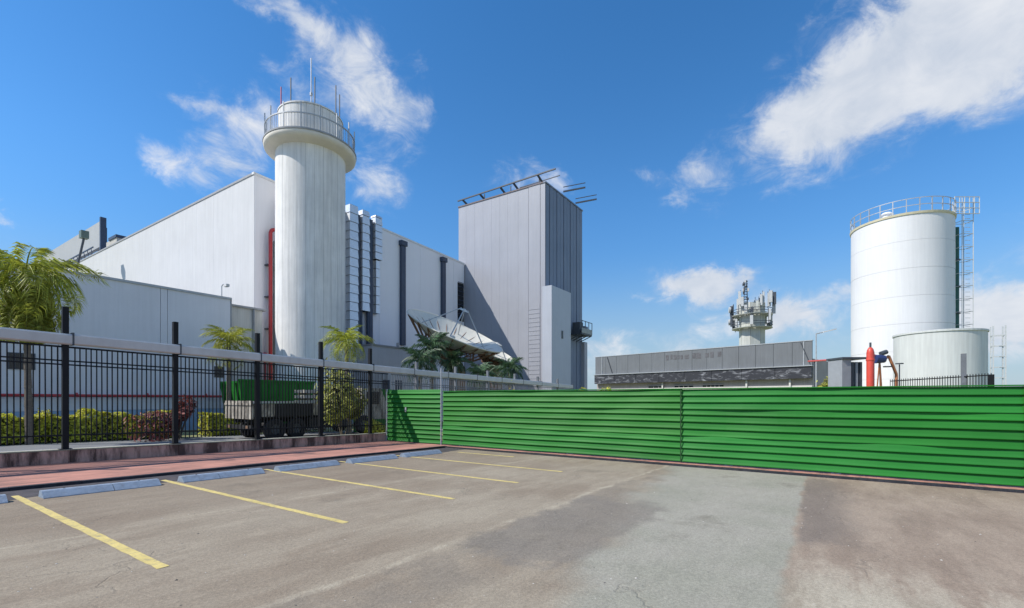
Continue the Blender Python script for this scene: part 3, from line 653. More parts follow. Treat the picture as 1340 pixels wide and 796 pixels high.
# rooftop frame: outriggers carrying rails
fr = []
def lean(px_, py_, w=2.2):                                       # outer rail point, hung out over the wall
    return on_x(px_, py_, UX - w)
o0 = lean(599, 263.5, .05); o1 = lean(727, 221, .05)
MB().bar(o0, o1, .12, .12).build('frame_rail', M_steel, b)
MB().bar(o0.lerp(o1, .62) + Vector((.9, 0, -.25)), o1 + Vector((.9, 0, -.3)), .07, .07).build('frame_rail', M_steel, b)
for q in (606, 631, 659, 676, 706):
    t = (q - 599) / 128; a = o0.lerp(o1, t)
    MB().bar(a, (UX + 1.5, max(UY + .3, a.y - .1), UZ + .12), .16, .16).build('outrigger', M_steel, b)
for yy in (UY + 1, UY + 4.5, UY + 8): MB().bar((UX + .5, yy, UZ + .06), (UX + .5, yy, UZ + .9), .08, .08).build('stanchion', M_steel, b)
for px_, py_, px2, py2 in ((737, 251, 751, 247), (753, 266, 769, 262.5)):
    u_ = on_y(px_, py_, UY + .6); v_ = on_y(px2, py2, UY - 1.0)
    MB().bar(u_, (u_.x + 1.0, UY - 1.6, u_.z + .3), .14, .14).build('outrigger', M_steel, b)
    MB().bar(u_ + Vector((0, 0, .5)), (u_.x + 1.0, UY - 1.6, u_.z + .8), .07, .07).build('outrigger', M_steel, b)
# annex box on the tower flank
MB().box(40.12, 44.3, 22.0, UY - .04, ub, CAMH + 11.05).build('flank_box', mat('flank_box_panel', (.45, .48, .54), .5, .04, .5, streak=.05), b)
MB().box(42.2, 42.5, 21.95, 21.998, 7.7, 8.5).build('flank_vent', M_darkglass, b)
MB().box(UX1 - .3, UX1 + .5, UY - .4, UY + 1.2, ub, 8.1).build('side_pier', M_greyclad, b)
bk = root('service_cradle', (47.5, 22.2, 8.6), 'open metal service cradle hanging on the dark flank of the grey tower', 'cradle')
MB().box(45.9, 48.6, 21.5, 22.9, 8.55, 8.7).build('floor', M_steel, bk)
MB().box(45.9, 48.6, 21.46, 21.5, 8.7, 9.25).build('front_panel', mat('cradle_panel', (.30, .33, .32), .6, .2), bk)
for q in (45.95, 46.8, 47.7, 48.55): MB().bar((q, 21.48, 9.2), (q, 21.48, 10.0), .06, .06).build('rail_post', M_steel, bk); MB().bar((q, 21.5, 8.6), (q, 23.0, 8.0), .08, .08).build('bracket', M_steel, bk)
MB().bar((45.9, 21.48, 10.0), (48.6, 21.48, 10.0), .06, .06).build('handrail', M_steel, bk)
MB().box(46.1, 46.9, 21.8, 22.7, 8.71, 9.9).build('motor_box', M_steel, bk); MB().box(47.3, 48.2, 21.8, 22.6, 8.71, 9.6).build('motor_box', M_shadeclad, bk)

# ------------------------------------------------------------------ satellite dishes
def dish(name, label, c, D, tilt, face, feed=True, base_z=None, post=True):
    r = root(name, (c.x, c.y, g(c.x)), label, 'satellite dish')
    nrm = (-FW * face + (RT * math.sin(tilt) + Vector((0, 0, 1)) * math.cos(tilt)) * math.sqrt(1 - face * face)).normalized()
    q = nrm.to_track_quat('Z', 'Y'); Rm = q.to_matrix(); dep = .17 * D; rad = D / 2
    def P(x, y, z): return c + Rm @ Vector((x, y, z))
    rings = [.06, .2, .34, .48, .6, .72, .82, .91, 1.0]; n = 24
    # reflector petals, each a curved panel
    for i in range(n):
        mb = MB(); vs = []
        for rr in rings:
            for t in (0.012 / rr * .2, .5, 1 - .012 / rr * .2):
                a = 2 * math.pi * (i + t) / n; vs.append(P(rad * rr * math.cos(a), rad * rr * math.sin(a), dep * (rr * rr - 1)))
        fs = [(j * 3 + k, j * 3 + k + 1, (j + 1) * 3 + k + 1, (j + 1) * 3 + k) for j in range(len(rings) - 1) for k in (0, 1)]
        o = mb.add(vs, fs).build('petal', M_dish, r); o.modifiers.new('thickness', 'SOLIDIFY').thickness = .04
    rim = MB(); k = 40
    for i in range(k):
        a, a2 = 2 * math.pi * i / k, 2 * math.pi * (i + 1) / k
        rim.tube(P(rad * math.cos(a), rad * math.sin(a), .02), P(rad * math.cos(a2), rad * math.sin(a2), .02), .05, 6)
    rim.build('rim', M_dish, r)
    for i in range(n):
        a = 2 * math.pi * (i + .5) / n; mb = MB()
        pts = [P(rad * rr * math.cos(a), rad * rr * math.sin(a), dep * (rr * rr - 1) - .05) for rr in (.12, .5, .98)]
        low = [P(rad * rr * math.cos(a), rad * rr * math.sin(a), z) for rr, z in ((.12, -dep * 1.75), (.55, -dep * 1.25))]
        mb.bar(pts[0], pts[1], .07, .07).bar(pts[1], pts[2], .07, .07).bar(low[0], low[1], .08, .08).bar(low[1], pts[2], .07, .07).bar(pts[1], low[1], .06, .06).bar(pts[0], low[0], .06, .06)
        mb.build('back_truss', M_brown, r)
    ap = P(0, 0, D * .23)
    for i in range(4):
        a = 2 * math.pi * (i + .35) / 4
        MB().bar(P(rad * .72 * math.cos(a), rad * .72 * math.sin(a), dep * (.52 - 1)), ap + Rm @ Vector((.25 * math.cos(a), .25 * math.sin(a), 0)), .07, .07).build('feed_strut', M_galv, r)
    fd = MB(); 
    for i in range(10):
        a, a2 = 2 * math.pi * i / 10, 2 * math.pi * (i + 1) / 10
        fd.add([P(0, 0, D * .235), P(.45 * math.cos(a), .45 * math.sin(a), D * .215), P(.45 * math.cos(a2), .45 * math.sin(a2), D * .215)], [(0, 1, 2)])
    fd.build('subreflector', M_dish, r)
    MB().tube(P(0, 0, -dep), P(0, 0, -dep + .9), .28, 12, .16).build('feed_horn', M_dish, r)
    if post:
        hub = P(0, 0, -dep * 1.8)
        MB().tube(P(0, 0, -dep * 1.05), hub, .9, 14, .7).build('hub', M_brown, r)
        MB().bar(hub, (c.x + .2, c.y, hub.z - .8), 1.0, .9).build('yoke', M_brown, r)
        MB().tube((c.x + .2, c.y, g(c.x)), (c.x + .2, c.y, hub.z - .7), .75, 14, .6).build('pedestal', M_brown, r)
        for s in (-1, 1): MB().bar(hub + RT * s * .9, (c.x + .2 + RT.x * s * 1.6, c.y + RT.y * s * 1.6, g(c.x)), .16, .16).build('stay', M_galv, r)
    return r
dish('satellite_dish', 'huge white satellite dish tilted skyward above dark palms, in front of the grey tower', at(596.5, 433, 37), 8.0, R(24.5), .235)
dish('satellite_dish', 'smaller satellite dish behind the rim of the huge one, against the shaded tower base', at(646, 461, 41.5), 3.9, R(25), .25)

# ------------------------------------------------------------------ vegetation
def leaf_ball(n, rx, ry, rz, size, seed, lump=.28, squash=1.0, shell=.35, stretch=1.0):
    rnd = random.Random(seed); mb = MB()
    lumps = [(rnd.uniform(0, 6.28), rnd.uniform(-.4, 1.2), rnd.uniform(.5, 1.0)) for _ in range(9)]
    for _ in range(n):
        z = rnd.uniform(-.75, 1); a = rnd.uniform(0, 6.283); s = math.sqrt(max(0, 1 - z * z))
        d = Vector((s * math.cos(a), s * math.sin(a), z))
        k = 1
        for la, lz, lw in lumps:
            q = Vector((math.cos(la) * math.cos(lz), math.sin(la) * math.cos(lz), math.sin(lz))); k += lump * lw * (max(0, d.dot(q)) ** 6) - lump * .12
        rr = k * (1 - shell * rnd.random() ** 1.6) * (1 if rnd.random() > .1 else rnd.uniform(1.02, 1.28))
        c = Vector((d.x * rx * rr, d.y * ry * rr, d.z * rz * rr))
        nn = (d + Vector((rnd.uniform(-.8, .8), rnd.uniform(-.8, .8), rnd.uniform(-.3, .9)))).normalized()
        t = nn.orthogonal().normalized(); t = (Matrix.Rotation(rnd.uniform(0, 6.28), 3, nn) @ t); w = nn.cross(t); l = size * rnd.uniform(.6, 1.4)
        mb.add([c - t * l * stretch, c + w * l * .42 + nn * l * .12, c + t * l * stretch, c - w * l * .42 + nn * l * .12], [(0, 1, 2, 3)])
    return mb
def bush(name, label, cat, p, rx, ry, rz, n, size, m, seed, group=None, lump=.28, stems=4, lift=.75, stretch=1.0):
    r = root(name, (p[0], p[1], p[2]), label, cat, group)
    mb = leaf_ball(n, rx, ry, rz, size, seed, lump, stretch=stretch)
    o = put(mb.mesh('foliage'), 'foliage', m, (p[0], p[1], p[2] + rz * lift), r)
    rnd = random.Random(seed + 1)
    for i in range(stems):
        a = rnd.uniform(0, 6.28); MB().tube((p[0] + .06 * math.cos(a), p[1] + .06 * math.sin(a), p[2] - .03), (p[0] + rx * .5 * math.cos(a), p[1] + ry * .5 * math.sin(a), p[2] + rz * 1.1), .03, 6, .012).build('stem', M_bark, r)
    return r
def hedge(label, x0, x1, y0, y1, hgt, n, seed, m=M_hedge):
    rnd = random.Random(seed); mb = MB(); xm = (x0 + x1) / 2
    r = root('clipped_hedge', (xm, (y0 + y1) / 2, g(xm)), label, 'hedge', 'clipped hedges under the low building')
    for _ in range(n):
        side = rnd.random(); x = rnd.uniform(x0, x1); top = hgt * (1 + .10 * math.sin(x * 2.3 + seed) + .07 * math.sin(x * 5.1) + .05 * math.sin(x * 11))
        if side < .4: c = Vector((x, rnd.uniform(y0, y1), top - abs(rnd.gauss(0, .06)))); nn = Vector((0, 0, 1))
        elif side < .85: c = Vector((x, y0 + abs(rnd.gauss(0, .07)) + .08 * math.sin(x * 4 + seed), rnd.uniform(.05, top))); nn = Vector((0, -1, .3))
        else: c = Vector((rnd.choice((x0, x1)), rnd.uniform(y0, y1), rnd.uniform(.05, top))); nn = Vector((rnd.choice((-1, 1)), 0, .2))
        c.z += g(c.x)
        nn = (nn + Vector((rnd.uniform(-.8, .8), rnd.uniform(-.8, .8), rnd.uniform(-.4, .8)))).normalized()
        t = Matrix.Rotation(rnd.uniform(0, 6.28), 3, nn) @ nn.orthogonal().normalized(); w_ = nn.cross(t); l = rnd.uniform(.05, .11)
        mb.add([c - t * l, c + w_ * l * .5 + nn * l * .15, c + t * l, c - w_ * l * .5 + nn * l * .15], [(0, 1, 2, 3)])
    mb.build('foliage', m, r)
    core_ = MB().slab(x0 + .12, x1 - .12, y0 + .14, y1 - .1, 0, hgt * .84).build('inner_twigs', mat('hedge_inner', (.035, .042, .012), .9, .3, 6), r)
hedge('clipped yellow green hedge below the barred window, left of the gap', -5, 5.1, 25.2, 26.4, 1.12, 9000, 1)
hedge('clipped yellow green hedge between the gap and the red leaved shrub', 5.2, 9.6, 25.2, 26.4, 1.12, 4200, 5)
hedge('short yellow green hedge between the red leaved shrub and the truck', 10.9, 13.2, 25.3, 26.4, 1.1, 2600, 9)
def ground_at(px_, Y): p = at(px_, HOR, Y); return (p.x, p.y, g(p.x))
bush('red_shrub', 'purple red leaved shrub in front of the hedge', 'shrub', ground_at(232, 20.8), .95, .95, 1.2, 2600, .11, M_redleaf, 21, lump=.9, stems=9)
bush('leafy_bush', 'tall yellow green bush under the small palm behind the fence', 'bush', ground_at(449, 22.5), .92, .92, 1.75, 3800, .12, M_bush, 33, lump=.7, stems=6, lift=.85, stretch=1.3)
bush('yellow_bush', 'low yellow flowered bush beside the green gate panel, behind the fence', 'bush', ground_at(489, 23.0), .55, .55, .55, 900, .08, M_hedge, 35)
bush('broadleaf_tree', 'small yellow green tree beside the grey cabinet behind the hoarding', 'tree', (*ground_at(1078, 30)[:2], g(28)), 1.0, 1.0, 2.0, 2200, .13, M_bush, 41, lump=.5, lift=.95)
bush('shrub', 'yellow green shrub top showing over the hoarding below the long grey warehouse', 'shrub', (*ground_at(800, 40)[:2], g(40)), 1.5, 1.0, 1.65, 1500, .13, M_hedge, 43, lift=1.0)
bush('shrub', 'small leafy shrub peeping over the hoarding beside the flank box of the grey tower', 'shrub', (*ground_at(764, 38)[:2], g(38)), 1.1, .8, 1.62, 900, .13, M_hedge, 44, lift=1.0)
bush('shrub', 'flowering shrub top showing over the hoarding under the smaller dish', 'shrub', (*ground_at(672, 24)[:2], g(24)), .9, .6, 1.35, 900, .09, M_hedge, 45, lift=1.0)

def frond_mesh(L, droop, seed, nl=34, leaf=.5, m=None, hang=.7, width=.018):
    """feather leaf along +x: rachis that arches over, with two rows of hanging leaflets"""
    rnd = random.Random(seed); mb = MB(); pts = [Vector((0, 0, 0))]; k = 10
    for i in range(k):
        t = (i + .5) / k; p = -droop * t ** 1.25
        pts.append(pts[-1] + Vector((math.cos(p), .04 * math.sin(3 * t), math.sin(p))) * (L / k))
    for i in range(k): mb.tube(pts[i], pts[i + 1], .022 * (1 - i / k) + .006, 5, .022 * (1 - (i + 1) / k) + .006, cap=False)
    for i in range(nl):
        t = .12 + .88 * i / nl; f = t * k; j = min(k - 1, int(f)); p = pts[j].lerp(pts[j + 1], f - j); d = (pts[j + 1] - pts[j]).normalized()
        l = leaf * (.45 + .55 * math.sin(math.pi * min(1, .15 + t * .85))) * rnd.uniform(.8, 1.15)
        for s in (-1, 1):
            sd = d.cross(Vector((0, 0, 1))).normalized() * s
            dr = (sd * rnd.uniform(.55, 1.0) + d * rnd.uniform(.25, .7) + Vector((0, 0, rnd.uniform(-.1, .35)))).normalized()
            q = p + dr * l * .5; e_ = q + (dr * (1 - hang) + Vector((0, 0, -1)) * hang).normalized() * l * .6
            wv = d * width * rnd.uniform(.8, 1.3) + Vector((0, 0, width * .5))
            mb.add([p, q - wv, e_, q + wv], [(0, 1, 2, 3)])
    return mb
FRONDS = {}
def palm(label, base, hgt, L, leaf, n, seed, m, elev=(75, -50), droop=(.9, 1.9), name='palm_tree', old=0, oldm=None, tr=.14, nl=34, group=None, width=.018, hang=.7):
    rnd = random.Random(seed); r = root(name, base, label, 'palm tree', group)
    base = Vector(base); top = base + Vector((rnd.uniform(-.15, .15), rnd.uniform(-.15, .15), hgt)); mb = MB(); k = 9
    for i in range(k):
        a, b_ = base.lerp(top, i / k), base.lerp(top, (i + 1) / k); mb.tube(a, b_, tr * (1.12 - .25 * i / k), 10, tr * (1.0 - .25 * i / k), cap=False)
    mb.build('trunk', M_bark, r)
    MB().tube(top - Vector((0, 0, .35 * L * .4)), top + Vector((0, 0, .1)), tr * 1.2, 10, tr * .6).build('crownshaft', m, r)
    meshes = []
    for v in range(4):
        me = frond_mesh(L * rnd.uniform(.9, 1.08), droop[0] + (droop[1] - droop[0]) * v / 3, seed * 10 + v, nl, leaf, hang=hang, width=width).mesh('frond'); me.materials.append(m); meshes.append(me)
    for i in range(n):
        t = i / n; el = R(elev[0] + (elev[1] - elev[0]) * t + rnd.uniform(-8, 8)); az = i * 2.39996 + rnd.uniform(-.3, .3)
        o = put(meshes[min(3, int(t * 4))], 'frond', None, top, r, rot=(rnd.uniform(-.25, .25), -el, az), scl=(rnd.uniform(.85, 1.1),) * 3)
    if old:
        me = frond_mesh(L * .95, .5, seed * 10 + 7, nl, leaf * .9, hang=.85, width=width).mesh('old_frond'); me.materials.append(oldm or m)
        for i in range(old): put(me, 'old_frond', None, top - Vector((0, 0, .1)), r, rot=(rnd.uniform(-.3, .3), R(rnd.uniform(48, 80)), i * 2.4 + rnd.uniform(-.3, .3)))
    return r
pb = ground_at(38, 17.5)
palm('large queen palm with drooping yellow green fronds at the low building wall', pb, 6.35, 2.55, .75, 24, 3, M_frond, (62, -35), (1.9, 2.7), tr=.11, old=18, oldm=M_frondy, nl=60, width=.026)
palm('small bright palm behind the fence near the low building corner', ground_at(299, 25.5), 4.95, 1.6, .6, 20, 5, M_frondy, (75, -25), (1.3, 2.3), tr=.1, width=.024)
palm('small arching palm behind the tall bush in front of the round tower', ground_at(457, 24.0), 4.85, 1.6, .55, 16, 8, M_frond, (75, -20), (1.4, 2.5), tr=.11, width=.022)
for i, (px_, py_, Y, L, lab) in enumerate(((549, 474, 30.5, 1.7, 'dark green palm at the edge of the white annex, left of the dish'), (566, 456, 31.5, 1.6, 'dark green palm directly below the rim of the huge dish'),
                                          (590, 474, 34, 1.4, 'dark green palm beside the brown dish pedestal'), (668, 484, 33.0, 1.5, 'dark feathery palm below the smaller dish'), (626, 492, 31.0, 1.3, 'low dark palm between the huge dish and the hoarding'))):
    bs = ground_at(px_, Y); top = at(px_, py_, Y)
    palm(lab, bs, top.z - bs[2], L, .6, 17, 50 + i, M_frondd, (75, -45), (1.1, 2.2), tr=.13, width=.03)

# ------------------------------------------------------------------ truck, skip and stack behind the fence
M_bed = mat('weathered_truck_body', (.46, .42, .36), .85, .2, 2, dirt=.85, dirtcol=(.09, .075, .06), dst=(1.6, 1.6, .5), dlo=.42, dhi=.6)
M_chas = mat('truck_chassis', (.02, .02, .022), .7, .3)
M_tyre = mat('tyre_rubber', (.018, .018, .02), .85, .2)
tx0, tx1, ty0, ty1 = 10.8, 16.6, 20.95, 23.4
t = root('flatbed_truck', (13.6, 22.2, g(13.6)), 'weathered flatbed lorry with pale tailboard parked behind the fence', 'truck')
gz = g(13.5)
MB().box(tx0 + .06, tx1, ty0 + .04, ty1 - .04, gz + 1.05, gz + 1.2).build('bed_floor', M_chas, t)
for k in range(5):
    w_ = (ty1 - ty0) / 5; MB().box(tx0, tx0 + .06, ty0 + k * w_ + .015, ty0 + (k + 1) * w_ - .015, gz + 1.0, gz + 1.82).build('tailboard_panel', M_bed, t)
MB().box(tx0 - .04, tx0 - .002, ty0, ty1, gz + 1.62, gz + 1.72).build('tailboard_rail', M_bed, t)
for k in range(6):
    w_ = (tx1 - tx0 - .1) / 6; MB().box(tx0 + .08 + k * w_, tx0 + .08 + (k + 1) * w_ - .03, ty0, ty0 + .05, gz + 1.1, gz + 1.68).build('side_board', M_chas if k % 3 else M_bed, t)
MB().box(tx0 + .05, tx1, ty0 - .05, ty0 + .06, gz + 1.70, gz + 1.80).build('side_rail', M_galv, t)
for k in range(7): MB().box(tx0 + .3 + k * .85, tx0 + .38 + k * .85, ty0 - .04, ty0 - .002, gz + 1.0, gz + 1.7).build('stake', M_chas, t)
for yy in (ty0 + .7, ty1 - .8): MB().box(tx0 + .1, tx1 + 1.9, yy, yy + .12, gz + .8, gz + 1.05).build('chassis_rail', M_chas, t)
for xx in (11.9, 12.95, 16.9):
    for yy in (ty0 + .02, ty1 - .32):
        wv = MB().lathe([(.24, 0), (.46, .0), (.5, .05), (.5, .25), (.46, .3), (.24, .3)], (0, 0, 0), 20); wv.v = [(a, c, b_) for a, b_, c in wv.v]
        wv.v = [(a + xx, b_ + yy, c + gz + .5) for a, b_, c in wv.v]
        wh = wv.build('wheel', M_tyre, t); MB().tube((xx, yy + .06, gz + .5), (xx, yy + .22, gz + .5), .24, 14).build('rim', M_steel, wh)
MB().box(tx0, tx0 + .1, ty0 + .1, ty1 - .1, gz + .55, gz + .72).build('rear_bumper', M_chas, t)
for yy in (ty0 + .3, ty1 - .5): MB().box(tx0 - .03, tx0 - .001, yy, yy + .22, gz + .57, gz + .7).build('tail_light', M_brown, t)
MB().box(13.6, 15.8, ty0 + .08, ty0 + .5, gz + .45, gz + .98).build('tool_box', M_chas, t)
cabp = [(16.75, .75), (16.75, 2.5), (18.1, 2.5), (18.55, 1.6), (18.6, .75)]
cb = MB(); cb.add([(x_, yy, gz + z_) for yy in (ty0 + .1, ty1 - .1) for x_, z_ in cabp], [(0, 1, 2, 3, 4), (9, 8, 7, 6, 5)] + [(i, 5 + i, 5 + (i + 1) % 5, (i + 1) % 5) for i in range(5)])
cb = cb.build('cab', M_bed, t); MB().box(17.1, 18.0, ty0 + .08, ty0 + .098, gz + 1.6, gz + 2.3).build('cab_window', M_darkglass, cb)
def skip(label, c, lx, ly, z0, z1):
    r = root('waste_skip', (c[0], c[1], z0), label, 'skip'); cx, cy = c[:2]; mb = MB()
    mb.add([(cx - lx * .82, cy - ly, z0), (cx + lx * .9, cy - ly, z0), (cx + lx * .9, cy + ly, z0), (cx - lx * .82, cy + ly, z0), (cx - lx, cy - ly, z1), (cx + lx, cy - ly, z1), (cx + lx, cy + ly, z1), (cx - lx, cy + ly, z1)],
           [(0, 3, 2, 1), (0, 1, 5, 4), (1, 2, 6, 5), (2, 3, 7, 6), (3, 0, 4, 7)])
    o = mb.build('hull', M_green, r); o.modifiers.new('thickness', 'SOLIDIFY').thickness = .04
    for i in range(7): xx = cx - lx * .78 + i * lx * 1.6 / 6; MB().box(xx - .05, xx + .05, cy - ly - .07, cy - ly - .002, z0 + .05, z1 - .12).build('rib', M_green, r)
    for i in range(3): yy = cy - ly * .7 + i * ly * .7; MB().bar((cx - lx * .84 - .03, yy, z0 + .1), (cx - lx - .03, yy, z1 - .1), .1, .08).build('rib', M_green, r)
    MB().box(cx - lx - .06, cx + lx + .06, cy - ly - .09, cy - ly + .05, z1, z1 + .1).build('top_rim', M_green, r)
    for xx in (cx - lx * .6, cx + lx * .6): MB().box(xx - .1, xx + .1, cy - ly, cy + ly, g(cx), z0 - .003).build('skid', M_steel, r)
p = at(352, 510, 28.3); skip('green ribbed waste skip standing behind the flatbed lorry', p, 2.3, 1.1, g(p.x) + .25, CAMH + .95)
p = at(408, 515, 27.5); st = root('plank_stack', (p.x, p.y, g(p.x)), 'stack of pale planks on bearers between the skip and the bush', 'planks')
for i in range(8):
    z = g(p.x) + .1 + i * .3
    MB().box(p.x - .8, p.x + .9 + .1 * (i % 2), p.y - .5, p.y + .5, z + .1, z + .28).build('plank', mat('pale_timber', (.46, .42, .36), .85, .15, 3), st)
    for q in (-.5, .5): MB().box(p.x + q - .06, p.x + q + .06, p.y - .5, p.y + .5, z, z + .098).build('bearer', M_bark, st)
p = at(486, 520, 28); gf = root('green_sheet_fence', (p.x, p.y, g(p.x)), 'short dark green sheet fence in the shade behind the tall bush', 'fence')
p0, p1 = on_y(463, 520, 23.3), on_y(520, 520, 23.3)
n = 14
for i in range(n):
    xa = p0.x + (p1.x - p0.x) * i / n; xb = p0.x + (p1.x - p0.x) * (i + 1) / n
    MB().box(xa + .01, xb - .01, 23.3 - .03 * (i % 2), 23.36, g(p.x), CAMH + .55).build('sheet', M_green, gf)

# ------------------------------------------------------------------ storage tanks on the right
def cyl_world(X, Y): q = FW * Y + RT * X; return q
TKc = cyl_world(33.9, 40.7); R1 = 3.5; z1 = CAMH + 15.0; tz = g(60) - .2
b = root('storage_tank', (TKc.x, TKc.y, tz), 'tall white cylindrical storage tank with yellow rim and roof railing', 'tank')
nc = 8; hh = (z1 - tz) / nc
for i in range(nc):
    MB().lathe([(R1 - .004 * (i % 2), .006), (R1 - .004 * (i % 2), hh - .006)], (TKc.x, TKc.y, tz + i * hh), 64).build('shell_course', M_tank, b, smooth=True)
MB().lathe([(R1 + .001, -.17), (R1 + .06, -.17), (R1 + .09, 0), (R1 - .1, .06)], (TKc.x, TKc.y, z1 + .01), 64).build('rim_band', M_cream, b)
MB().lathe([(R1 - .1, .05), (R1 * .5, .45), (0, .7)], (TKc.x, TKc.y, z1), 48).build('roof', M_tank, b, smooth=True)
MB().lathe([(.35, 0), (.35, .5), (.5, .52), (.3, .7), (0, .75)], (TKc.x - .8, TKc.y + 1.0, z1 + .4), 14).build('roof_vent', M_tank, b)
for z in (.55, 1.1): MB().lathe([(R1 + .0, z - .025), (R1 + .05, z - .025), (R1 + .05, z + .025), (R1, z + .025), (R1, z - .025)], (TKc.x, TKc.y, z1), 64).build('rail', M_galv, b)
pm_ = MB().box(-.03, .03, -.03, .03, 0, 1.1).mesh('rail_post'); pm_.materials.append(M_galv)
for i in range(26): a = 2 * math.pi * i / 26; put(pm_, 'rail_post', None, (TKc.x + (R1 + .02) * math.cos(a), TKc.y + (R1 + .02) * math.sin(a), z1 + .02), b, rot=(0, 0, a))
# cage ladder and green pipe on the right flank
M_cage = mat('cage_steel', (.50, .52, .52), .5, .1)
lc = cyl_world(36.95, 38.2)
ld = root('cage_ladder', (lc.x, lc.y, tz), 'tall caged access ladder with top landing on the flank of the white tank', 'ladder')
tpz = at(1260, 263, 38.4).z
e1, e2 = RT, FW
for s in (-.45, .45):
    for s2 in (-.4, .4):
        p = lc + e1 * s + e2 * s2; MB().bar((p.x, p.y, tz), (p.x, p.y, tpz), .05, .05).build('stile', M_cage, ld)
z = tz + .5
while z < tpz:
    mb = MB(); c4 = [lc + e1 * a + e2 * c for a, c in ((-.45, -.4), (.45, -.4), (.45, .4), (-.45, .4))]
    for i in range(4): a, c = c4[i], c4[(i + 1) % 4]; mb.bar((a.x, a.y, z), (c.x, c.y, z), .035, .035)
    mb.build('cage_hoop', M_cage, ld); z += 1.05
z = tz + .3
while z < tpz - 1.2:
    a, c = lc - e2 * .4 - e1 * .2, lc - e2 * .4 + e1 * .2; MB().bar((a.x, a.y, z), (c.x, c.y, z), .03, .03).build('rung', M_cage, ld); z += .35
lp = MB(); c0 = lc - e1 * .2
for i in range(6):
    a = c0 + e1 * (-1.0 + i * .4) - e2 * .55; lp.bar((a.x, a.y, z1 - .1), (a.x, a.y, z1 + 1.25), .05, .05)
for q in (z1 - .1, z1 + .35, z1 + .8, z1 + 1.25): a, c = c0 - e1 * 1.0 - e2 * .55, c0 + e1 * 1.0 - e2 * .55; lp.bar((a.x, a.y, q), (c.x, c.y, q), .05, .05)
lp.build('landing_rail', M_cage, ld)
gp = cyl_world(36.75, 38.6)
pg = root('green_pipe', (gp.x, gp.y, tz), 'dark green vertical pipe between the white tank and its caged ladder', 'pipe')
MB().tube((gp.x, gp.y, tz), (gp.x, gp.y, at(1250, 300, 38.9).z), .21, 12).build('pipe', mat('dark_green_pipe', (.02, .10, .075), .5, .1), pg)
for i in range(6): MB().tube((gp.x, gp.y, 2 + i * 2.2), (gp.x, gp.y, 2.1 + i * 2.2), .3, 12).build('flange', M_steel, pg)
S2 = cyl_world(30.5, 33.35); R2 = 2.5; z2 = CAMH + 4.62
b = root('storage_tank', (S2.x, S2.y, tz), 'short pale green grey storage tank standing in front of the tall white tank', 'tank')
MB().lathe([(R2, 0), (R2, z2 - tz)], (S2.x, S2.y, tz), 56).build('shell', M_tank2, b, smooth=True)
MB().lathe([(R2 + .001, -.12), (R2 + .06, -.12), (R2 + .06, 0), (R2 - .1, .03), (0, .3)], (S2.x, S2.y, z2), 56).build('roof', M_tank2, b)
MB().lathe([(.3, 0), (.3, .25), (0, .28)], (S2.x + .9, S2.y - .8, z2 + .1), 14).build('manhole', M_galv, b)
q = at(1181, 445, 36.0)
MB().box(q.x - .5, q.x + .5, q.y - .4, q.y + .4, tz, z2 - .75).build('side_box', M_tank2, b)
# red cylinder, pump, orange pipes, cabinet
b = root('red_cylinder', ground_at(1139, 26), 'slim upright red pressure cylinder in front of the white tank', 'cylinder')
p = at(1139, 455, 26)
MB().lathe([(.185, 0), (.185, p.z - g(28) - .3), (.15, p.z - g(28) - .12), (.08, p.z - g(28)), (0, p.z - g(28) + .02)], (p.x, p.y, g(28)), 20).build('body', M_redtank, b, smooth=True)
MB().tube((p.x, p.y, p.z), (p.x, p.y, p.z + .28), .05, 8).build('valve', M_steel, b)
MB().lathe([(.187, 0), (.21, .02), (.21, .1), (.187, .12)], (p.x, p.y, p.z - .75), 20).build('collar', M_redtank, b)
M_or = mat('rusty_orange_pipe', (.42, .16, .07), .6, .2, 3)
b = root('pump_unit', ground_at(1155, 27), 'blue pump with rusty orange legs beside the red cylinder', 'pump')
p = at(1150, 470, 27)
MB().tube(p - RT * .25, p + RT * .3, .26, 14, .22).build('motor', mat('pump_blue', (.03, .05, .16), .5, .2), b)
MB().tube(p + RT * .1 + Vector((0, 0, .3)), p + RT * .45 + Vector((0, 0, .42)), .13, 10).build('outlet', M_steel, b)
MB().tube(p - RT * .6 + Vector((0, 0, .3)), p - RT * .1 + Vector((0, 0, .15)), .08, 8).build('inlet', M_red, b)
for s in (-.35, .15, .35): MB().bar(p + RT * .05, Vector((p.x, p.y, 0)) + RT * s + Vector((0, 0, g(28))), .05, .05).build('leg', M_or, b)
b = root('discharge_pipe', ground_at(1172, 27), 'rusty orange bent discharge pipe right of the blue pump', 'pipe')
p0, p1, p2, p3 = at(1158, 470, 27), at(1163, 466, 27), at(1173, 490, 27), at(1173, 520, 27)
MB().path([p0, p1, p2, Vector((p3.x, p3.y, g(28)))], .075, 8).build('pipe', M_or, b)
for q in (at(1161, 480, 27), at(1177, 476, 28)): MB().lathe([(.12, -.03), (.2, -.03), (.2, .03), (.12, .03), (.12, -.03)], q, 14).build('handwheel', M_steel, b)
MB().tube(at(1177, 477, 28), Vector((*at(1177, 477, 28)[:2], g(28))), .035, 6).build('valve_stem', M_steel, b)
b = root('equipment_cabinet', ground_at(1110, 27), 'open grey equipment shelter with dark slots left of the red cylinder', 'cabinet')
p0, p1 = at(1102, 468, 27), at(1130, 466, 27); q = ground_at(1102, 27)
d = (p1 - p0); d.z = 0; Lc = d.length; d.normalize(); nn = Vector((-d.y, d.x, 0))
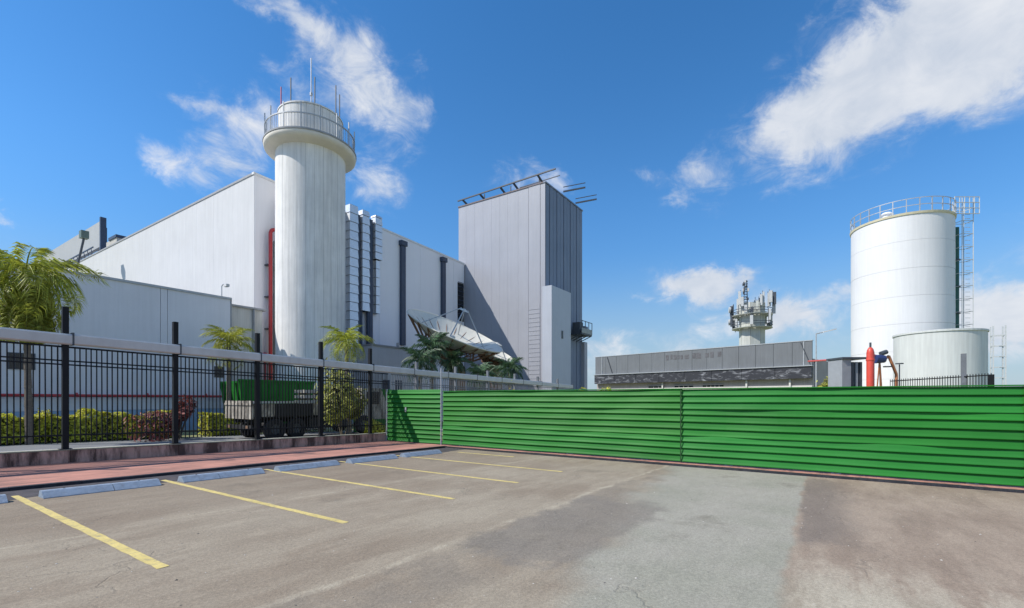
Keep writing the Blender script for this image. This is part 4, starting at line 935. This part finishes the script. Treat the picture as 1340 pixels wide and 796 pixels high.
def obox(c0, d, nn, a0, a1, n0, n1, z0, z1_):
    vs = [c0 + d * a + nn * n_ for z_ in (0, 1) for a, n_ in ((a0, n0), (a1, n0), (a1, n1), (a0, n1))]
    return MB().add([(v_.x, v_.y, z0 if i < 4 else z1_) for i, v_ in enumerate(vs)], [(0, 3, 2, 1), (4, 5, 6, 7), (0, 1, 5, 4), (1, 2, 6, 5), (2, 3, 7, 6), (3, 0, 4, 7)])
M_cab = mat('cabinet_grey', (.30, .32, .35), .5, .08)
obox(p0, d, nn, 0, .52, 0, 1.2, q[2], p0.z - .1).build('side_case', M_cab, b)
for i in range(3): obox(p0, d, nn, .62 + i * .24, .76 + i * .24, .1, 1.1, q[2], p0.z - .25).build('slat_panel', M_cab if i % 2 else M_steel, b)
obox(p0, d, nn, -.05, Lc + .2, -.1, 1.3, p0.z - .09, p0.z + .02).build('roof', M_steel, b)
obox(p0, d, nn, .53, Lc + .1, .3, 1.1, p0.z - .6, p0.z - .25).build('header', M_cab, b)
b = root('overhead_pipe', ground_at(1080, 30), 'thin red overhead pipe from the warehouse to the grey cabinet', 'pipe')
MB().tube(at(1058, 473, 34), at(1104, 470, 27.5), .06, 8).build('pipe', M_redtank, b)
for q in (at(1066, 472.6, 32.8), at(1098, 470.4, 28.2)): MB().tube((q.x, q.y, g(30)), q, .04, 8).build('support', M_steel, b)
# black fence in front of the small tank
b = root('picket_fence', ground_at(1230, 24), 'low black picket fence with one taller grey post before the short tank', 'fence')
f0, f1 = at(1165, 506, 26), at(1297, 491, 21.5)
zt0 = at(1165, 499, 26).z
MB().bar((f0.x, f0.y, zt0), f1, .05, .05).build('rail', M_black, b); MB().bar((f0.x, f0.y, zt0 - .9), f1 - Vector((0, 0, .9)), .05, .05).build('rail', M_black, b)
for i in range(40):
    t_ = i / 39; q = Vector((f0.x, f0.y, zt0)).lerp(f1, t_); MB().box(q.x - .014, q.x + .014, q.y - .014, q.y + .014, g(q.x), q.z + .10).build('picket', M_black, b)
MB().box(f1.x - .09, f1.x + .09, f1.y - .09, f1.y + .09, g(26), f1.z + .03).build('end_post', M_black, b)
q = at(1261, 463, 22.6); MB().box(q.x - .09, q.x + .09, q.y - .09, q.y + .09, g(26), q.z).build('tall_post', M_fgrey, b)
# white lattice mast far behind
b = root('lattice_mast', ground_at(1306, 75), 'faint white lattice mast standing behind the short tank', 'mast')
p = at(1306, 427, 75)
for s, s2 in ((-.7, -.7), (.7, -.7), (.7, .7), (-.7, .7)): MB().bar((p.x + s, p.y + s2, g(48)), (p.x + s, p.y + s2, p.z), .16, .16).build('leg', M_cage, b)
for i in range(7):
    z = 1.5 + i * 1.7
    if z < p.z:
        mb = MB()
        for (a, c), (a2, c2) in (((-.7, -.7), (.7, -.7)), ((.7, -.7), (.7, .7)), ((-.7, .7), (.7, .7)), ((-.7, -.7), (-.7, .7))): mb.bar((p.x + a, p.y + c, z), (p.x + a2, p.y + c2, z), .1, .1)
        mb.build('ring', M_cage, b)

# ------------------------------------------------------------------ distant grey warehouse
A = (FW * 50 + RT * 32.2) * 1.25; B = (FW * 70.9 + RT * 12.67) * 1.25
wd = (B - A); WL = wd.length; wd.normalize(); wnv = Vector((wd.y, -wd.x, 0))
if wnv.dot(A) < 0: wnv = -wnv                                     # points away from the camera
zb_, zm, zt_ = g(48), CAMH + 4.31, CAMH + 7.75
b = root('warehouse', (A + wd * WL / 2), 'long low warehouse with grey parapet and torn dark fascia beyond the hoarding', 'building')
M_par = mat('grey_parapet_sheet', (.16, .172, .185), .55, .08, .4, streak=.12)
def torn():
    m = bpy.data.materials.new('torn_vinyl_fascia'); m.use_nodes = True; n, l = m.node_tree.nodes, m.node_tree.links; bb = n['Principled BSDF']
    gg = n.new('ShaderNodeNewGeometry'); v = n.new('ShaderNodeVectorMath'); v.operation = 'MULTIPLY'; l.new(gg.outputs['Position'], v.inputs[0]); v.inputs[1].default_value = (.35, .35, 1.1)
    t_ = n.new('ShaderNodeTexNoise'); l.new(v.outputs[0], t_.inputs['Vector']); t_.inputs['Scale'].default_value = 1.6; t_.inputs['Detail'].default_value = 8; t_.inputs['Roughness'].default_value = .68; t_.inputs['Distortion'].default_value = 1.2
    cr = n.new('ShaderNodeValToRGB'); cr.color_ramp.elements[0].position = .52; cr.color_ramp.elements[0].color = (.025, .027, .036, 1); cr.color_ramp.elements[1].position = .70; cr.color_ramp.elements[1].color = (.30, .31, .34, 1)
    l.new(t_.outputs['Fac'], cr.inputs[0]); l.new(cr.outputs[0], bb.inputs['Base Color']); bb.inputs['Roughness'].default_value = .6; return m
M_torn = torn(); M_whw = mat('warehouse_wall', (.40, .36, .34), .85, .1, .5, streak=.15)
def wbox(a0, a1, n0, n1, z0, z1_, name, m, par=b): return obox(A, wd, wnv, a0, a1, n0, n1, z0, z1_).build(name, m, par)
wbox(0, WL, .5, 20, zb_, zm + 1.0, 'core', M_whw)
wbox(.1, WL - .1, .3, .499, zb_, zm - 2.6, 'lower_wall', mat('pale_lower_wall', (.62, .60, .56), .85, .05, .6, streak=.1))
k = 15
for i in range(k): wbox(WL * i / k + .02, WL * (i + 1) / k - .02, .0, .3, zm + .12, zt_ - .06 , 'parapet_sheet', M_par)
wbox(-.05, WL + .05, -.06, .36, zt_ - .06, zt_ + .05, 'parapet_capping', M_galv)
wbox(-.1, WL + .1, -.45, .3, zm - .02, zm + .1, 'ledge', M_galv)
for i in range(8): wbox(WL * i / 8 + .03, WL * (i + 1) / 8 - .03, -.3, .2, zm - 1.65, zm - .04, 'fascia_board', M_torn)
def wpt(px_):                                                     # distance along the warehouse face for a pixel column
    a = (px_ - 670) / FPX; o_ = Vector((A.dot(RT), A.dot(FW))); dd = Vector((wd.dot(RT), wd.dot(FW))); return (a * o_.y - o_.x) / (dd.x - a * dd.y)
for p0_, p1_, bars in ((847, 867, 3), (881, 905, 4), (918, 945, 5)):
    a1, a0 = wpt(p0_), wpt(p1_)
    w_ = wbox(a0, a1, .44, .4985, zm - 3.9, zm - 2.3, 'window', M_darkglass)
    wbox(a0 - .1, a1 + .1, .40, .439, zm - 2.3, zm - 2.15, 'lintel', M_whw)
    for i in range(1, bars): q = a0 + (a1 - a0) * i / bars; obox(A, wd, wnv, q - .04, q + .04, .41, .4385, zm - 3.9, zm - 2.3).build('window_bar', M_whw, w_)
for p_ in (866, 976, 1033): a0 = wpt(p_); wbox(a0 - .12, a0 + .12, .15, .299, zb_, zm - 1.7, 'pilaster', M_pale)
for p_, s in ((788, 1), (1052, 1)): a0 = wpt(p_); wbox(a0 - .06, a0 + .06, -.08, -.005, zm + .12, zt_ - .1, 'parapet_post', M_galv)
for p_ in (795, 1048):
    a0 = wpt(p_); q0 = A + wd * a0 - wnv * .1; q1 = A + wd * (a0 - 1.1) - wnv * .1; MB().bar((q0.x, q0.y, zt_ - .2), (q1.x, q1.y, zm + .25), .12, .08).build('parapet_brace', M_steel, b)
# faded sign remains: dark smudged letters on the parapet that can no longer be read
rnd = random.Random(12); a1, a0 = wpt(864), wpt(944); M_sm = mat('faded_lettering', (.115, .115, .125), .7, .35, 3)
q = a0
while q < a1 - .4:
    w_ = rnd.uniform(.35, .8); wbox(q, q + w_, -.02, -.003, zt_ - 1.45 + rnd.uniform(-.1, .15), zt_ - .65 + rnd.uniform(-.12, .1), 'faded_letter', M_sm); q += w_ + rnd.uniform(.08, .3) + (.5 if rnd.random() < .2 else 0)
# street lamp beside it
b = root('street_lamp', ground_at(1069, 46), 'slender street lamp with pale flat head right of the warehouse', 'street lamp')
p = at(1068, 437, 46); p2 = at(1093, 431, 46)
MB().tube((p.x, p.y, g(46)), p, .07, 8, .05).build('pole', M_galv, b); MB().tube(p, p.lerp(p2, .35), .05, 8).build('arm', M_galv, b)
hd = p.lerp(p2, .68); dd = (p2 - p).normalized(); MB().bar(hd - dd * .65, hd + dd * .65, .3, .12).build('lamp_head', M_tank, b)

# ------------------------------------------------------------------ telecom tower
b = root('telecom_tower', ground_at(984, 100), 'concrete telecom tower crowded with antennas rising behind the warehouse', 'tower')
c = at(984, 521, 100); tz0 = g(48); ttop = at(984, 398, 100).z
M_tel = mat('telecom_concrete', (.52, .53, .48), .85, .1, .5, streak=.2)
for i in range(8):
    MB().lathe([(2.4, 0), (2.5, 0), (2.5, ttop - tz0), (2.4, ttop - tz0)], (c.x, c.y, tz0), 1, 2 * math.pi * i / 8 + .01, 2 * math.pi * (i + 1) / 8 - .01).build('shaft_face', M_tel, b)
MB().lathe([(2.45, 0), (0, .1)], (c.x, c.y, ttop), 16).build('cap', M_tel, b)
for zz in (at(984, 430, 100).z, at(984, 413, 100).z):
    MB().lathe([(2.52, -.12), (3.9, -.12), (3.95, .0), (2.52, .05)], (c.x, c.y, zz), 24).build('ring_platform', M_tel, b)
    for h_ in (.6, 1.1): MB().lathe([(3.85, h_ - .05), (3.95, h_ - .05), (3.95, h_ + .05), (3.85, h_ + .05), (3.85, h_ - .05)], (c.x, c.y, zz), 24).build('ring_rail', M_steel, b)
rnd = random.Random(4)
M_ant = mat('antenna_grey', (.50, .51, .50), .5, .1)
for i in range(30):
    a = 2 * math.pi * i / 30 + rnd.uniform(-.1, .1); rr = rnd.choice((3.3, 4.0, 4.25)); zz = at(984, rnd.choice((428, 424, 411, 402, 398)), 100).z + rnd.uniform(-.4, .4)
    x_, y_ = c.x + rr * math.cos(a), c.y + rr * math.sin(a); h_ = rnd.uniform(1.6, 3.0); w_ = rnd.uniform(.17, .3)
    o = MB().box(x_ - w_, x_ + w_, y_ - w_, y_ + w_, zz, zz + h_).build('panel_antenna', rnd.choice((M_ant, M_ant, M_ant, M_tel, M_steel)), b)
    MB().tube((x_ * .92 + c.x * .08, y_ * .92 + c.y * .08, zz - .4), (x_ * .92 + c.x * .08, y_ * .92 + c.y * .08, zz + h_ + .3), .06, 6).build('mounting_pole', M_steel, b)
for i in range(5):
    a = rnd.uniform(0, 6.28); zz = at(984, rnd.uniform(392, 428), 100).z; p = Vector((c.x + 4.2 * math.cos(a), c.y + 4.2 * math.sin(a), zz)); dv = Vector((math.cos(a), math.sin(a), 0))
    MB().tube(p, p + dv * .35, .6, 14, .65).build('drum_antenna', M_ant, b)
mc = at(976, 398, 100); mt = at(978, 367, 100)
for s, s2 in ((-.3, -.3), (.3, -.3), (0, .35)): MB().bar((mc.x + s, mc.y + s2, ttop), (mc.x + s * .6, mc.y + s2 * .6, mt.z), .09, .09).build('mast_leg', M_steel, b)
for i in range(9): z = ttop + .4 + i * .55; MB().lathe([(.34, 0), (.42, 0), (.42, .08), (.34, .08), (.34, 0)], (mc.x, mc.y, z), 6).build('mast_ring', M_steel, b)
for i in range(11):
    z = ttop + rnd.uniform(.6, 4.8); a = rnd.uniform(0, 6.28); p = Vector((mc.x + .5 * math.cos(a), mc.y + .5 * math.sin(a), z)); MB().box(p.x - .17, p.x + .17, p.y - .17, p.y + .17, z, z + rnd.uniform(.4, .9)).build('mast_antenna', rnd.choice((M_ant, M_steel)), b)
MB().tube((c.x + 1.2, c.y - .5, ttop), (c.x + 1.2, c.y - .5, ttop + 1.6), .05, 6).build('whip_antenna', M_steel, b)

# ------------------------------------------------------------------ loose grit and dry leaves lying on the lot
rnd = random.Random(77); mb = MB()
for _ in range(1100):
    x_, y_ = rnd.uniform(.5, 13.5), rnd.uniform(-6, 11.4)
    r_ = rnd.uniform(.004, .011) if rnd.random() < .96 else rnd.uniform(.012, .018); h_ = r_ * rnd.uniform(.4, .8); a = rnd.uniform(0, 6.28)
    pts = [(x_ + r_ * rnd.uniform(.7, 1.2) * math.cos(a + t * 1.2566), y_ + r_ * rnd.uniform(.7, 1.2) * math.sin(a + t * 1.2566), g(x_) + .001) for t in range(5)]
    mb.add(pts + [(x_, y_, g(x_) + h_)], [(t, (t + 1) % 5, 5) for t in range(5)])
mb.build('loose_grit', mat('grit_stone', (.30, .28, .25), .9, .3, 2, island=.9), kind='stuff')
